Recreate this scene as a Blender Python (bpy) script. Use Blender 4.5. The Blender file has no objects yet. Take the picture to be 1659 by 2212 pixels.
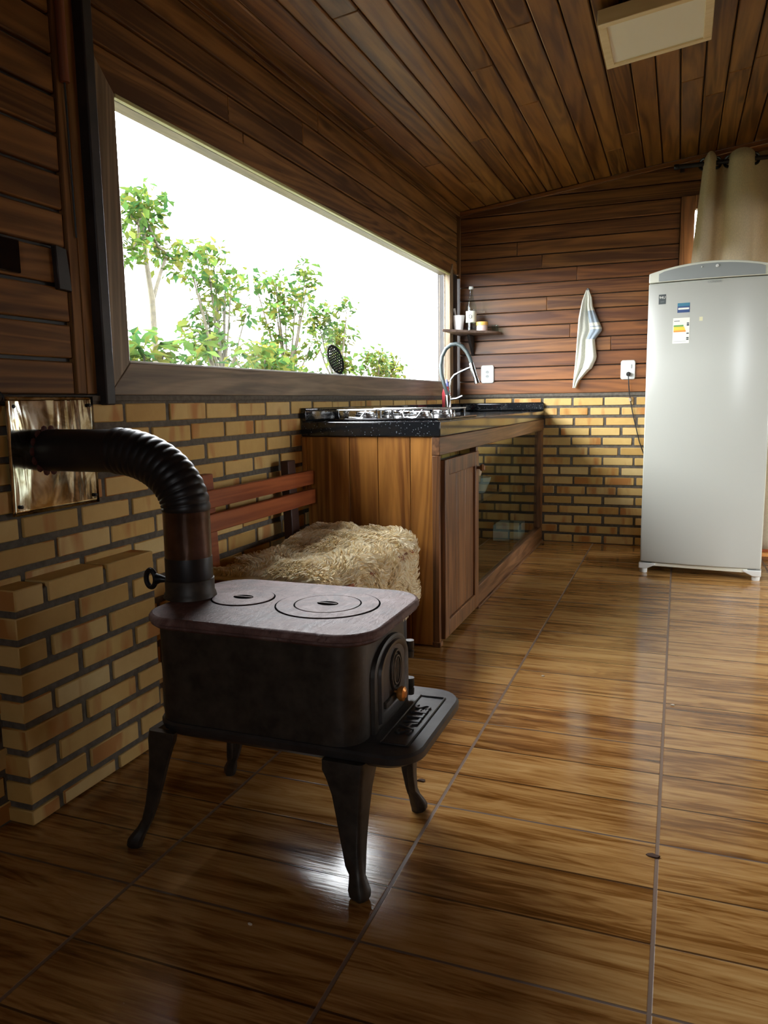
import bpy, bmesh, math, random
from mathutils import Vector, Matrix, noise as mnoise
random.seed(7)
SC = bpy.context.scene
COL = SC.collection
PI = math.pi

# ------------------------------------------------------------------ camera
F_PX, W_PX, H_PX = 1672.96, 1659.0, 2212.0
R = Vector((0.93542538, 0.35322085, -0.01464199))
U = Vector((-0.03655195, 0.13782876, 0.98978138))
FW = Vector((-0.35162951, 0.92533144, -0.14183943))
cd = bpy.data.cameras.new('camera')
cam = bpy.data.objects.new('camera', cd)
COL.objects.link(cam)
cd.sensor_fit = 'VERTICAL'
cd.sensor_height = 36.0
cd.sensor_width = 27.0
cd.lens = F_PX / H_PX * 36.0
cd.clip_start = 0.02
M3 = Matrix((R, U, -FW)).transposed()
cam.matrix_world = Matrix.Translation((1.4061, 0, 0.95)) @ M3.to_4x4()
SC.camera = cam

# ------------------------------------------------------------------ world, light, exposure
wd = bpy.data.worlds.new('sky')
SC.world = wd
wd.use_nodes = True
nt = wd.node_tree
bg = nt.nodes['Background']
bg.inputs['Color'].default_value = (0.93, 0.97, 1.0, 1)
bg.inputs['Strength'].default_value = 27.0
SC.view_settings.view_transform = 'Standard'
SC.view_settings.look = 'None'
SC.view_settings.gamma = 1.0
SC.view_settings.use_curve_mapping = False
SC.view_settings.exposure = 0.0
cy = SC.cycles
cy.max_bounces = 10
cy.diffuse_bounces = 6
cy.glossy_bounces = 5
cy.transmission_bounces = 8
cy.transparent_max_bounces = 12
cy.caustics_reflective = False
cy.caustics_refractive = False
cy.sample_clamp_indirect = 6.0


def portal(name, loc, rot, sx, sy):
    l = bpy.data.lights.new(name, 'AREA')
    l.shape = 'RECTANGLE'
    l.size, l.size_y = sx, sy
    l.cycles.is_portal = True
    o = bpy.data.objects.new(name, l)
    o.location = loc
    o.rotation_euler = rot
    COL.objects.link(o)


D = 5.181          # back wall
RX = 3.3           # right wall
FY = -2.2          # wall behind the camera
def zc(x): return 2.174 + 0.1275 * x
portal('window_light', (-0.082, 3.35, 1.405), (0, -PI / 2, 0), 0.72, 3.2)
portal('door_light', (RX + 0.10, 3.60, 1.08), (0, PI / 2, 0), 2.0, 1.65)
portal('fill_window_light', (2.01, FY - 0.10, 1.45), (PI / 2, 0, 0), 0.34, 0.82)  # portal of the added fill window
portal('curtain_door_light', (2.15, D + 0.16, 1.08), (-PI / 2, 0, 0), 1.4, 2.0)

# ------------------------------------------------------------------ material helpers
class NG:
    def __init__(s, name):
        s.m = bpy.data.materials.new(name)
        s.m.use_nodes = True
        s.t = s.m.node_tree
        s.b = s.t.nodes['Principled BSDF']
        s.out = s.t.nodes['Material Output']

    def n(s, typ, **kw):
        nd = s.t.nodes.new(typ)
        for k, v in kw.items():
            setattr(nd, k, v)
        return nd

    def l(s, a, b):
        s.t.links.new(a, b)

    def put(s, sock, v):
        if hasattr(v, 'node'):
            s.l(v, sock)
        else:
            sock.default_value = v

    def math(s, op, a, b=None, c=None):
        nd = s.n('ShaderNodeMath', operation=op)
        s.put(nd.inputs[0], a)
        if b is not None: s.put(nd.inputs[1], b)
        if c is not None: s.put(nd.inputs[2], c)
        return nd.outputs[0]

    def mix(s, fac, a, b, blend='MIX'):
        nd = s.n('ShaderNodeMix', data_type='RGBA', blend_type=blend)
        s.put(nd.inputs[0], fac)
        s.put(nd.inputs[6], a if hasattr(a, 'node') else (*a, 1))
        s.put(nd.inputs[7], b if hasattr(b, 'node') else (*b, 1))
        return nd.outputs[2]

    def ramp(s, fac, stops, interp='LINEAR'):
        nd = s.n('ShaderNodeValToRGB')
        cr = nd.color_ramp
        cr.interpolation = interp
        while len(cr.elements) < len(stops): cr.elements.new(0.5)
        for e, (p, c) in zip(cr.elements, stops):
            e.position = p
            e.color = (*c, 1) if len(c) == 3 else c
        s.put(nd.inputs[0], fac)
        return nd.outputs[0]

    def coord(s, scale=(1, 1, 1), off=None):
        tc = s.n('ShaderNodeTexCoord')
        v = tc.outputs['Object']
        if off is not None:
            a = s.n('ShaderNodeVectorMath', operation='ADD')
            s.l(v, a.inputs[0]); s.l(off, a.inputs[1])
            v = a.outputs[0]
        mp = s.n('ShaderNodeVectorMath', operation='MULTIPLY')
        s.l(v, mp.inputs[0])
        mp.inputs[1].default_value = scale
        return mp.outputs[0]

    def noise(s, vec, scale, detail=4, rough=0.55, dist=0.0):
        nd = s.n('ShaderNodeTexNoise')
        s.l(vec, nd.inputs['Vector'])
        nd.inputs['Scale'].default_value = scale
        nd.inputs['Detail'].default_value = detail
        nd.inputs['Roughness'].default_value = rough
        nd.inputs['Distortion'].default_value = dist
        return nd.outputs['Fac']

    def rand(s):
        return s.n('ShaderNodeNewGeometry').outputs['Random Per Island']

    def randvec(s, r):
        c = s.n('ShaderNodeCombineXYZ')
        s.put(c.inputs[0], s.math('MULTIPLY', r, 17.3))
        s.put(c.inputs[1], s.math('MULTIPLY', r, 41.7))
        s.put(c.inputs[2], s.math('MULTIPLY', r, 29.1))
        return c.outputs[0]

    def bump(s, h, strength=0.3, dist=0.005):
        nd = s.n('ShaderNodeBump')
        nd.inputs['Strength'].default_value = strength
        nd.inputs['Distance'].default_value = dist
        s.l(h, nd.inputs['Height'])
        s.l(nd.outputs[0], s.b.inputs['Normal'])

    def set(s, **kw):
        for k, v in kw.items():
            s.put(s.b.inputs[k], v)
        return s.m


def plain(name, col, rough=0.5, metal=0.0, spec=0.5, nscale=0, var=0.15, bump=0.0, **kw):
    g = NG(name)
    c = (*col, 1)
    if nscale:
        f = g.noise(g.coord(), nscale, 5)
        lo = tuple(x * (1 - var) for x in col); hi = tuple(min(1, x * (1 + var)) for x in col)
        c = g.ramp(f, [(0.3, lo), (0.7, hi)])
        if bump: g.bump(f, bump, 0.003)
    g.set(**{'Base Color': c, 'Roughness': rough, 'Metallic': metal, 'Specular IOR Level': spec})
    for k, v in kw.items(): g.put(g.b.inputs[k], v)
    return g.m


def wood(name, dark, light, grain='y', rough=0.45, var=0.7, scale=1.0, knots=True, spec=0.4, coat=0.0, red=None):
    g = NG(name)
    r = g.rand()
    st = {'x': (0.9, 14, 14), 'y': (14, 0.9, 14), 'z': (14, 14, 0.9)}[grain]
    off = g.randvec(r)
    v = g.coord(tuple(a * scale for a in st), off)
    n1 = g.noise(v, 1.4, 6, 0.62, 0.5)
    v2 = g.coord(tuple(a * scale * 0.22 for a in st), off)
    n2 = g.noise(v2, 1.6, 3, 0.5, 1.2)
    rings = g.math('SINE', g.math('MULTIPLY', n2, 55.0))
    rings = g.math('MULTIPLY_ADD', rings, 0.12, n1)
    fac = g.math('MULTIPLY_ADD', g.math('SUBTRACT', r, 0.5), 0.28 * var, rings)
    col = g.ramp(fac, [(0.28, dark), (0.52, tuple((a + b) / 2 for a, b in zip(dark, light))), (0.75, light)])
    if red:
        r2 = g.math('FRACT', g.math('MULTIPLY', r, 13.7))
        col = g.mix(g.math('MULTIPLY', r2, 0.6), col, red, 'MULTIPLY')
    if knots:
        ks = {'x': (3, 11, 11), 'y': (11, 3, 11), 'z': (11, 11, 3)}[grain]
        vo = g.n('ShaderNodeTexVoronoi')
        g.l(g.coord(ks, off), vo.inputs['Vector'])
        vo.inputs['Scale'].default_value = 0.55
        kf = g.ramp(vo.outputs['Distance'], [(0.05, (1, 1, 1)), (0.13, (0, 0, 0))])
        col = g.mix(g.math('MULTIPLY', kf, 0.75), col, tuple(a * 0.45 for a in dark))
    g.set(**{'Base Color': col, 'Roughness': rough, 'Specular IOR Level': spec, 'Coat Weight': coat, 'Coat Roughness': 0.25})
    g.bump(n1, 0.22, 0.003)
    return g.m


# ------------------------------------------------------------------ materials
W_CEIL = wood('ceiling_pine', (0.085, 0.032, 0.007), (0.310, 0.150, 0.036), 'y', 0.42, 1.0, red=(0.9, 0.7, 0.5))
W_WALLX = wood('wall_plank_x', (0.085, 0.029, 0.008), (0.265, 0.112, 0.032), 'x', 0.42, 1.0, red=(0.95, 0.7, 0.5))
W_WALLY = wood('wall_plank_y', (0.085, 0.034, 0.011), (0.300, 0.140, 0.042), 'y', 0.55, 0.9, spec=0.22)
W_VERT = wood('vertical_board', (0.085, 0.036, 0.012), (0.280, 0.135, 0.044), 'z', 0.55, 0.9, spec=0.22)
W_CASEY = wood('casing_y', (0.12, 0.082, 0.050), (0.32, 0.23, 0.145), 'y', 0.4, 0.6, 1.3)
W_CASEZ = wood('casing_z', (0.15, 0.105, 0.062), (0.36, 0.265, 0.165), 'z', 0.4, 0.6, 1.3)
W_CAB = wood('cabinet_pine', (0.17, 0.058, 0.010), (0.46, 0.20, 0.040), 'z', 0.38, 0.8, 1.1, coat=0.15)
W_CABD = wood('cabinet_dark_y', (0.075, 0.032, 0.013), (0.24, 0.115, 0.05), 'y', 0.42, 0.7, 1.3)
W_CABZ = wood('cabinet_dark_z', (0.080, 0.032, 0.012), (0.26, 0.115, 0.042), 'z', 0.42, 0.8, 1.2)
W_RED = wood('bench_red', (0.19, 0.042, 0.013), (0.38, 0.105, 0.032), 'y', 0.4, 0.5, 1.2, knots=False)
W_REDX = wood('bench_red_x', (0.16, 0.04, 0.014), (0.30, 0.085, 0.03), 'x', 0.45, 0.5, 1.2, knots=False)
W_DARK = plain('dark_timber', (0.022, 0.018, 0.017), 0.5, nscale=18, var=0.4)
W_STICK = wood('stick_red', (0.16, 0.05, 0.025), (0.28, 0.10, 0.05), 'z', 0.5, 0.4, knots=False)
W_PALE = wood('pale_bead', (0.42, 0.40, 0.18), (0.60, 0.58, 0.30), 'y', 0.4, 0.2, knots=False)
W_LAMP = wood('lamp_frame', (0.80, 0.66, 0.44), (0.90, 0.78, 0.58), 'x', 0.5, 0.3, knots=False)
W_SHELF = wood('shelf_wood', (0.14, 0.09, 0.07), (0.30, 0.21, 0.17), 'x', 0.45, 0.3, knots=False)


def brick_mat():
    g = NG('yellow_brick')
    r = g.rand()
    off = g.randvec(r)
    n = g.noise(g.coord((1, 1, 1), off), 22, 5)
    base = g.ramp(r, [(0.0, (0.50, 0.30, 0.085)), (0.25, (0.60, 0.40, 0.135)), (0.5, (0.66, 0.46, 0.18)),
                      (0.75, (0.61, 0.385, 0.12)), (1.0, (0.70, 0.53, 0.25))])
    base = g.mix(0.35, base, g.ramp(n, [(0.3, (0.75, 0.65, 0.45)), (0.7, (1.0, 1.0, 0.95))]), 'MULTIPLY')
    # orange firing streaks, vertical blotches on some bricks
    s = g.noise(g.coord((9, 9, 2.0), off), 1.0, 3, 0.5, 0.3)
    r2 = g.math('FRACT', g.math('MULTIPLY', r, 7.31))
    sf = g.ramp(g.math('MULTIPLY_ADD', r2, 0.17, s), [(0.64, (0, 0, 0)), (0.74, (1, 1, 1))])
    base = g.mix(g.math('MULTIPLY', sf, 0.75), base, (0.40, 0.13, 0.02))
    g.set(**{'Base Color': base, 'Roughness': 0.62, 'Specular IOR Level': 0.35})
    g.bump(n, 0.35, 0.003)
    return g.m


BRICK = brick_mat()
MORTAR = plain('mortar', (0.110, 0.093, 0.072), 0.9, nscale=60, var=0.3, bump=0.5)


def floor_mat():
    g = NG('wood_print_tile')
    tc = g.n('ShaderNodeTexCoord')
    sep = g.n('ShaderNodeSeparateXYZ')
    g.l(tc.outputs['Object'], sep.inputs[0])
    x, y = sep.outputs[0], sep.outputs[1]
    T, TY, G1, Y0 = 0.4915, 0.4946, 0.9055, 1.1533
    tx = g.math('DIVIDE', g.math('SUBTRACT', x, G1), T)
    ty = g.math('DIVIDE', g.math('SUBTRACT', y, Y0), TY)
    ix, iy = g.math('FLOOR', tx), g.math('FLOOR', ty)
    fx, fy = g.math('FRACT', tx), g.math('FRACT', ty)
    p3 = g.math('MULTIPLY', ty, 3.0)
    ip, fp = g.math('FLOOR', p3), g.math('FRACT', p3)
    def edge(f, w):
        a = g.math('MINIMUM', f, g.math('SUBTRACT', 1.0, f))
        nd = g.n('ShaderNodeMapRange'); nd.interpolation_type = 'SMOOTHSTEP'
        g.l(a, nd.inputs[0]); nd.inputs[1].default_value = w * 0.5; nd.inputs[2].default_value = w
        nd.inputs[3].default_value = 1; nd.inputs[4].default_value = 0
        return nd.outputs[0]
    gx = edge(fx, 0.0105)
    gy = edge(fy, 0.0075)
    pl = edge(fp, 0.020)
    grout = g.math('MAXIMUM', gx, gy)
    cb = g.n('ShaderNodeCombineXYZ')
    g.l(ix, cb.inputs[0]); g.l(ip, cb.inputs[1])
    wn = g.n('ShaderNodeTexWhiteNoise', noise_dimensions='2D')
    g.l(cb.outputs[0], wn.inputs['Vector'])
    off = g.n('ShaderNodeVectorMath', operation='SCALE')
    g.l(wn.outputs['Color'], off.inputs[0]); off.inputs[3].default_value = 23.0
    v = g.coord((2.6, 34, 1), off.outputs[0])
    n1 = g.noise(v, 1.0, 8, 0.68, 0.5)
    v2 = g.coord((1.3, 12.0, 1), off.outputs[0])
    n2 = g.noise(v2, 1.0, 3, 0.5, 1.5)
    rings = g.math('MULTIPLY', g.math('SINE', g.math('MULTIPLY', n2, 48.0)), 0.045)
    fac = g.math('ADD', g.math('ADD', g.math('MULTIPLY', n1, 0.80), g.math('MULTIPLY', n2, 0.28)), rings)
    fac = g.math('MULTIPLY_ADD', g.math('SUBTRACT', wn.outputs['Value'], 0.5), 0.13, fac)
    col = g.ramp(fac, [(0.30, (0.085, 0.030, 0.006)), (0.45, (0.23, 0.095, 0.020)), (0.58, (0.43, 0.222, 0.068)), (0.75, (0.56, 0.335, 0.125))])
    col = g.mix(g.math('MULTIPLY', pl, 0.85), col, (0.035, 0.014, 0.006))
    gcol = g.mix(gx, (0.13, 0.08, 0.055), (0.21, 0.14, 0.10))
    col = g.mix(grout, col, gcol)
    streak = g.noise(g.coord((6, 150, 1)), 1.0, 2)
    h = g.math('SUBTRACT', g.math('MULTIPLY', streak, 0.30), g.math('MULTIPLY', g.math('MAXIMUM', grout, pl), 1.0))
    g.bump(h, 0.35, 0.0022)
    rg = g.math('MULTIPLY_ADD', grout, 0.35, g.math('MULTIPLY_ADD', n1, 0.12, 0.08))
    return g.set(**{'Base Color': col, 'Roughness': rg, 'Specular IOR Level': 0.5})


FLOOR = floor_mat()
IRON = plain('cast_iron', (0.048, 0.040, 0.033), 0.46, 0.35, 0.5, nscale=30, var=0.4, bump=0.25)


def iron_top():
    g = NG('iron_top')
    n = g.noise(g.coord((1, 1, 1)), 9, 8, 0.7, 1.0)
    n2 = g.noise(g.coord((22, 5, 5)), 3, 6, 0.7, 1.5)
    c = g.ramp(n, [(0.32, (0.060, 0.034, 0.030)), (0.52, (0.165, 0.092, 0.082)), (0.68, (0.30, 0.215, 0.20))])
    sc = g.ramp(n2, [(0.60, (0, 0, 0)), (0.66, (1, 1, 1))])
    c = g.mix(g.math('MULTIPLY', sc, 0.55), c, (0.02, 0.014, 0.014))
    g.bump(n2, 0.5, 0.004)
    return g.set(**{'Base Color': c, 'Roughness': g.math('MULTIPLY_ADD', n, 0.25, 0.38), 'Metallic': 0.0, 'Specular IOR Level': 0.20})


IRON_TOP = iron_top()
SEAM = plain('gap_black', (0.004, 0.004, 0.004), 1.0, 0.0, 0.0)  # flat black stands in for the dark inside seams and lifter slots
IRON_GREY = plain('iron_apron', (0.05, 0.047, 0.047), 0.42, 0.4, 0.6, nscale=24, var=0.3, bump=0.2)
PIPE_BLACK = plain('pipe_black', (0.018, 0.016, 0.017), 0.42, 0.3, 0.5, nscale=16, var=0.4)
PIPE_STEEL = plain('pipe_burnt_steel', (0.13, 0.085, 0.065), 0.30, 0.9, 0.5, nscale=12, var=0.5)
BRASS = plain('knob_copper', (0.85, 0.34, 0.08), 0.25, 0.55, 0.5)


def plate_mat():
    g = NG('polished_sheet')
    v = g.coord((4, 4, 1.2))
    n = g.noise(v, 2.2, 3, 0.5, 0.6)
    n2 = g.noise(g.coord((1, 16, 3)), 2.0, 3)
    h = g.math('MULTIPLY_ADD', n2, 0.035, n)
    g.bump(h, 0.22, 0.02)
    st = g.noise(g.coord((1, 1, 1)), 14, 5, 0.6, 0.8)
    c = g.ramp(st, [(0.40, (0.30, 0.24, 0.14)), (0.56, (0.62, 0.62, 0.54))])
    return g.set(**{'Base Color': c, 'Roughness': 0.10, 'Metallic': 1.0})


PLATE = plate_mat()
CHROME = plain('chrome', (0.52, 0.53, 0.54), 0.16, 1.0)
STEEL = plain('steel', (0.40, 0.40, 0.40), 0.25, 1.0)
BLACKP = plain('black_plastic', (0.010, 0.011, 0.010), 0.6, 0.0, 0.2)
BLACKM = plain('black_metal', (0.012, 0.012, 0.014), 0.35, 0.2)
BGLASS = plain('black_glass', (0.006, 0.006, 0.007), 0.05, 0.0, 0.6)


def granite():
    g = NG('black_granite')
    vo = g.n('ShaderNodeTexVoronoi')
    g.l(g.coord(), vo.inputs['Vector']); vo.inputs['Scale'].default_value = 95
    n = g.noise(g.coord(), 45, 4)
    s = g.ramp(g.math('MULTIPLY_ADD', n, -0.25, vo.outputs['Distance']), [(0.0, (1, 1, 1)), (0.07, (0, 0, 0))])
    c = g.mix(g.math('MULTIPLY', s, 0.45), (0.010, 0.011, 0.013), (0.30, 0.32, 0.33))
    return g.set(**{'Base Color': c, 'Roughness': 0.08, 'Specular IOR Level': 0.6})


GRANITE = granite()


def thin_glass(name, tint=(1, 1, 1), ior=1.5, boost=1.0):
    g = NG(name)
    fr = g.n('ShaderNodeFresnel'); fr.inputs[0].default_value = ior
    tr = g.n('ShaderNodeBsdfTransparent'); tr.inputs[0].default_value = (*tint, 1)
    gl = g.n('ShaderNodeBsdfGlossy'); gl.inputs['Roughness'].default_value = 0.01
    gl.inputs['Color'].default_value = (0.95, 0.97, 0.95, 1)
    mx = g.n('ShaderNodeMixShader')
    geo = g.n('ShaderNodeNewGeometry')
    f = g.math('MINIMUM', g.math('MULTIPLY', fr.outputs[0], boost), 1.0)
    f = g.math('MULTIPLY', f, g.math('SUBTRACT', 1.0, geo.outputs['Backfacing']))
    g.l(f, mx.inputs[0]); g.l(tr.outputs[0], mx.inputs[1]); g.l(gl.outputs[0], mx.inputs[2])
    g.l(mx.outputs[0], g.out.inputs['Surface'])
    return g.m


GLASS = thin_glass('window_glass')
CABGLASS = thin_glass('cabinet_glass', (0.72, 0.80, 0.78), 1.65, 1.35)
FRIDGE = plain('fridge_white', (0.42, 0.425, 0.38), 0.18, 0.0, 0.5)
FRIDGE_EDGE = plain('fridge_cream', (0.66, 0.66, 0.55), 0.4)
GREYP = plain('grey_plastic', (0.28, 0.30, 0.29), 0.35)
WHITEP = plain('white_plastic', (0.62, 0.63, 0.60), 0.35)
INK = plain('dark_ink', (0.03, 0.04, 0.04), 0.5)
NAVY = plain('blue_print', (0.02, 0.055, 0.16), 0.5)
TEAL = plain('teal_print', (0.03, 0.16, 0.24), 0.5)
PAPER = plain('paper', (0.72, 0.72, 0.62), 0.6)
YEL = plain('yellow_print', (0.80, 0.52, 0.03), 0.5)
GRN = plain('green_print', (0.10, 0.28, 0.05), 0.5)
ORG = plain('orange_print', (0.75, 0.25, 0.02), 0.5)


def fabric(name, col, trans=0.4, nscale=240):
    g = NG(name)
    n = g.noise(g.coord((1, 1, 0.5)), nscale, 3)
    c = g.ramp(n, [(0.35, tuple(a * 0.85 for a in col)), (0.65, col)])
    df = g.n('ShaderNodeBsdfDiffuse'); tl = g.n('ShaderNodeBsdfTranslucent')
    g.l(c, df.inputs[0]); g.l(c, tl.inputs[0])
    mx = g.n('ShaderNodeMixShader'); mx.inputs[0].default_value = trans
    g.l(df.outputs[0], mx.inputs[1]); g.l(tl.outputs[0], mx.inputs[2])
    g.l(mx.outputs[0], g.out.inputs['Surface'])
    return g.m


CURTAIN = fabric('curtain_cloth', (0.72, 0.61, 0.44), 0.10)
TOWEL = fabric('towel_cloth', (0.80, 0.80, 0.70), 0.1)
TOWELB = fabric('towel_band', (0.36, 0.42, 0.48), 0.1)


def fleece_mat():
    g = NG('sheep_fleece')
    r = g.rand()
    n = g.noise(g.coord(), 16, 4)
    f = g.math('MULTIPLY_ADD', r, 0.5, g.math('MULTIPLY', n, 0.6))
    c = g.ramp(f, [(0.25, (0.66, 0.46, 0.20)), (0.5, (0.80, 0.66, 0.40)), (0.8, (0.90, 0.83, 0.64))])
    return g.set(**{'Base Color': c, 'Roughness': 0.85, 'Specular IOR Level': 0.15})


FLEECE = fleece_mat()


def leaf_mat(name, a, b, c3):
    g = NG(name)
    r = g.rand()
    c = g.ramp(r, [(0.0, a), (0.5, b), (1.0, c3)])
    df = g.n('ShaderNodeBsdfDiffuse'); tl = g.n('ShaderNodeBsdfTranslucent')
    g.l(c, df.inputs[0]); g.l(c, tl.inputs[0])
    mx = g.n('ShaderNodeMixShader'); mx.inputs[0].default_value = 0.35
    g.l(df.outputs[0], mx.inputs[1]); g.l(tl.outputs[0], mx.inputs[2])
    g.l(mx.outputs[0], g.out.inputs['Surface'])
    return g.m


LEAF = leaf_mat('leaf_green', (0.020, 0.055, 0.018), (0.050, 0.088, 0.018), (0.10, 0.095, 0.02))
BARK = plain('bark', (0.045, 0.038, 0.02), 0.8, nscale=30, var=0.4)
GRASS = plain('grass', (0.060, 0.062, 0.035), 0.9, nscale=6, var=0.4)
DIFFUSER = plain('lamp_diffuser', (0.93, 0.93, 0.90), 0.5)
CLEAR = thin_glass('bottle_glass', (0.86, 0.93, 0.90), 1.45, 1.0)
CUPW = plain('cup_white', (0.82, 0.82, 0.84), 0.3)
LIDY = plain('lid_yellow', (0.72, 0.42, 0.10), 0.45)
JARC = plain('jar_body', (0.55, 0.42, 0.38), 0.25)
SOAP = plain('soap_red', (0.40, 0.05, 0.06), 0.25)
SOAPB = plain('soap_cap', (0.20, 0.22, 0.55), 0.35)
HOSE = plain('hose_dark', (0.045, 0.06, 0.06), 0.4)
RUBBER = plain('cord_black', (0.010, 0.010, 0.010), 0.5)
DEBRIS = plain('dry_leaf', (0.06, 0.025, 0.012), 0.8)
CRUMB = plain('crumb', (0.75, 0.68, 0.55), 0.8)
CABIN = plain('cabinet_inside', (0.10, 0.05, 0.02), 0.6, nscale=20)


# ------------------------------------------------------------------ mesh helpers
class MB:
    def __init__(s):
        s.v, s.f, s.sm, s.mi = [], [], [], []

    def add(s, verts, faces, smooth=False, mi=0):
        b = len(s.v)
        s.v += [tuple(p) for p in verts]
        for f in faces:
            s.f.append([b + i for i in f]); s.sm.append(smooth); s.mi.append(mi)
        return s

    def box(s, x0, x1, y0, y1, z0, z1, mi=0):
        v = [(x0, y0, z0), (x1, y0, z0), (x1, y1, z0), (x0, y1, z0), (x0, y0, z1), (x1, y0, z1), (x1, y1, z1), (x0, y1, z1)]
        return s.add(v, [(0, 3, 2, 1), (4, 5, 6, 7), (0, 1, 5, 4), (1, 2, 6, 5), (2, 3, 7, 6), (3, 0, 4, 7)], False, mi)

    def hexa(s, lo, hi, mi=0):
        """lo, hi: two matching loops of points"""
        n = len(lo)
        fs = [tuple(range(n - 1, -1, -1)), tuple(range(n, 2 * n))]
        fs += [(i, (i + 1) % n, n + (i + 1) % n, n + i) for i in range(n)]
        return s.add(list(lo) + list(hi), fs, False, mi)

    def loft(s, loops, smooth=True, cap=True, mi=0):
        n = len(loops[0]); vs = []; fs = []
        for L in loops: vs += list(L)
        for k in range(len(loops) - 1):
            for i in range(n):
                j = (i + 1) % n
                fs.append((k * n + i, k * n + j, (k + 1) * n + j, (k + 1) * n + i))
        s.add(vs, fs, smooth, mi)
        if cap:
            s.add(loops[0], [tuple(range(n - 1, -1, -1))], False, mi)
            s.add(loops[-1], [tuple(range(n))], False, mi)
        return s

    def lathe(s, prof, origin=(0, 0, 0), axis='z', n=32, mi=0, cap=True, frame=None):
        loops = []
        o = Vector(origin)
        if frame is None:
            A = {'z': ((1, 0, 0), (0, 1, 0), (0, 0, 1)), 'x': ((0, 1, 0), (0, 0, 1), (1, 0, 0)), 'y': ((0, 0, 1), (1, 0, 0), (0, 1, 0))}[axis]
        else: A = frame
        a, b, c = [Vector(q) for q in A]
        for r, h in prof:
            loops.append([o + a * (r * math.cos(2 * PI * i / n)) + b * (r * math.sin(2 * PI * i / n)) + c * h for i in range(n)])
        return s.loft(loops, True, cap, mi)

    def tube(s, pts, rad, n=10, mi=0, cap=True, closed=False):
        pts = [Vector(p) for p in pts]
        m = len(pts); loops = []
        up = None
        for i, p in enumerate(pts):
            if closed: t = (pts[(i + 1) % m] - pts[i - 1])
            else: t = pts[min(i + 1, m - 1)] - pts[max(i - 1, 0)]
            t.normalize()
            if up is None:
                up = Vector((0, 0, 1)) if abs(t.z) < 0.9 else Vector((1, 0, 0))
            a = t.cross(up)
            if a.length < 1e-4: a = t.orthogonal()
            a.normalize()
            b = a.cross(t).normalized()
            up = b
            r = rad[i] if isinstance(rad, (list, tuple)) else rad
            loops.append([p + a * (r * math.cos(2 * PI * k / n)) + b * (r * math.sin(2 * PI * k / n)) for k in range(n)])
        if closed:
            loops.append(loops[0]); cap = False
        return s.loft(loops, True, cap, mi)

    def torus(s, c, R_, r, A=(1, 0, 0), B=(0, 1, 0), n=28, k=8, mi=0):
        c, A, B = Vector(c), Vector(A), Vector(B)
        return s.tube([c + A * (R_ * math.cos(2 * PI * i / n)) + B * (R_ * math.sin(2 * PI * i / n)) for i in range(n)], r, k, mi, False, True)

    def grid(s, fn, nu, nv, smooth=True, mi=0):
        vs = [fn(i / nu, j / nv) for j in range(nv + 1) for i in range(nu + 1)]
        w = nu + 1
        fs = [(j * w + i, j * w + i + 1, (j + 1) * w + i + 1, (j + 1) * w + i) for j in range(nv) for i in range(nu)]
        return s.add(vs, fs, smooth, mi)

    def build(s, name, mats, parent=None, bevel=0, seg=2, weld=False):
        me = bpy.data.meshes.new(name)
        me.from_pydata(s.v, [], s.f)
        for p, sm, mi in zip(me.polygons, s.sm, s.mi):
            p.use_smooth = sm; p.material_index = mi
        if not isinstance(mats, (list, tuple)): mats = [mats]
        for m in mats: me.materials.append(m)
        bm = bmesh.new(); bm.from_mesh(me)
        if weld: bmesh.ops.remove_doubles(bm, verts=bm.verts, dist=1e-5)
        bmesh.ops.recalc_face_normals(bm, faces=bm.faces)
        bm.to_mesh(me); bm.free()
        me.set_sharp_from_angle(angle=0.75)
        o = bpy.data.objects.new(name, me)
        COL.objects.link(o)
        if parent is not None:
            o.parent = parent
            o.location = -parent.location if parent.type == 'EMPTY' else (0, 0, 0)
            if parent.type == 'EMPTY':
                o.matrix_parent_inverse = Matrix.Identity(4)
                q = parent.rotation_euler.to_matrix().inverted()
                o.location = q @ (-parent.location)
                o.rotation_euler = q.to_euler()
        if bevel:
            md = o.modifiers.new('bevel', 'BEVEL')
            md.width = bevel; md.segments = seg; md.limit_method = 'ANGLE'; md.angle_limit = 0.7
            md.harden_normals = False
        return o


def thing(name, label, cat, loc=(0, 0, 0), group=None):
    o = bpy.data.objects.new(name, None)
    o.empty_display_size = 0.05
    o.location = loc
    COL.objects.link(o)
    return tag(o, label, cat, group)


def tag(o, label, cat, group=None):
    o['label'] = label; o['category'] = cat
    if group: o['group'] = group
    return o


def struct(o, kind='structure'):
    o['kind'] = kind
    return o


def text(name, body, size, loc, xdir, ydir, mat, parent=None, depth=0.0006):
    cu = bpy.data.curves.new(name, 'FONT')
    cu.body = body; cu.size = size; cu.extrude = depth; cu.align_x = 'CENTER'; cu.align_y = 'CENTER'
    tmp = bpy.data.objects.new(name + '_tmp', cu)
    COL.objects.link(tmp)
    dg = bpy.context.evaluated_depsgraph_get()
    me = bpy.data.meshes.new_from_object(tmp.evaluated_get(dg))
    bpy.data.objects.remove(tmp); bpy.data.curves.remove(cu)
    X = Vector(xdir).normalized(); Y = Vector(ydir).normalized(); Z = X.cross(Y)
    mt = Matrix((X, Y, Z)).transposed().to_4x4(); mt.translation = Vector(loc)
    me.transform(mt)
    mb = MB(); mb.add([v.co[:] for v in me.vertices], [list(p.vertices) for p in me.polygons])
    bpy.data.meshes.remove(me)
    return mb.build(name, mat, parent)


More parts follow.
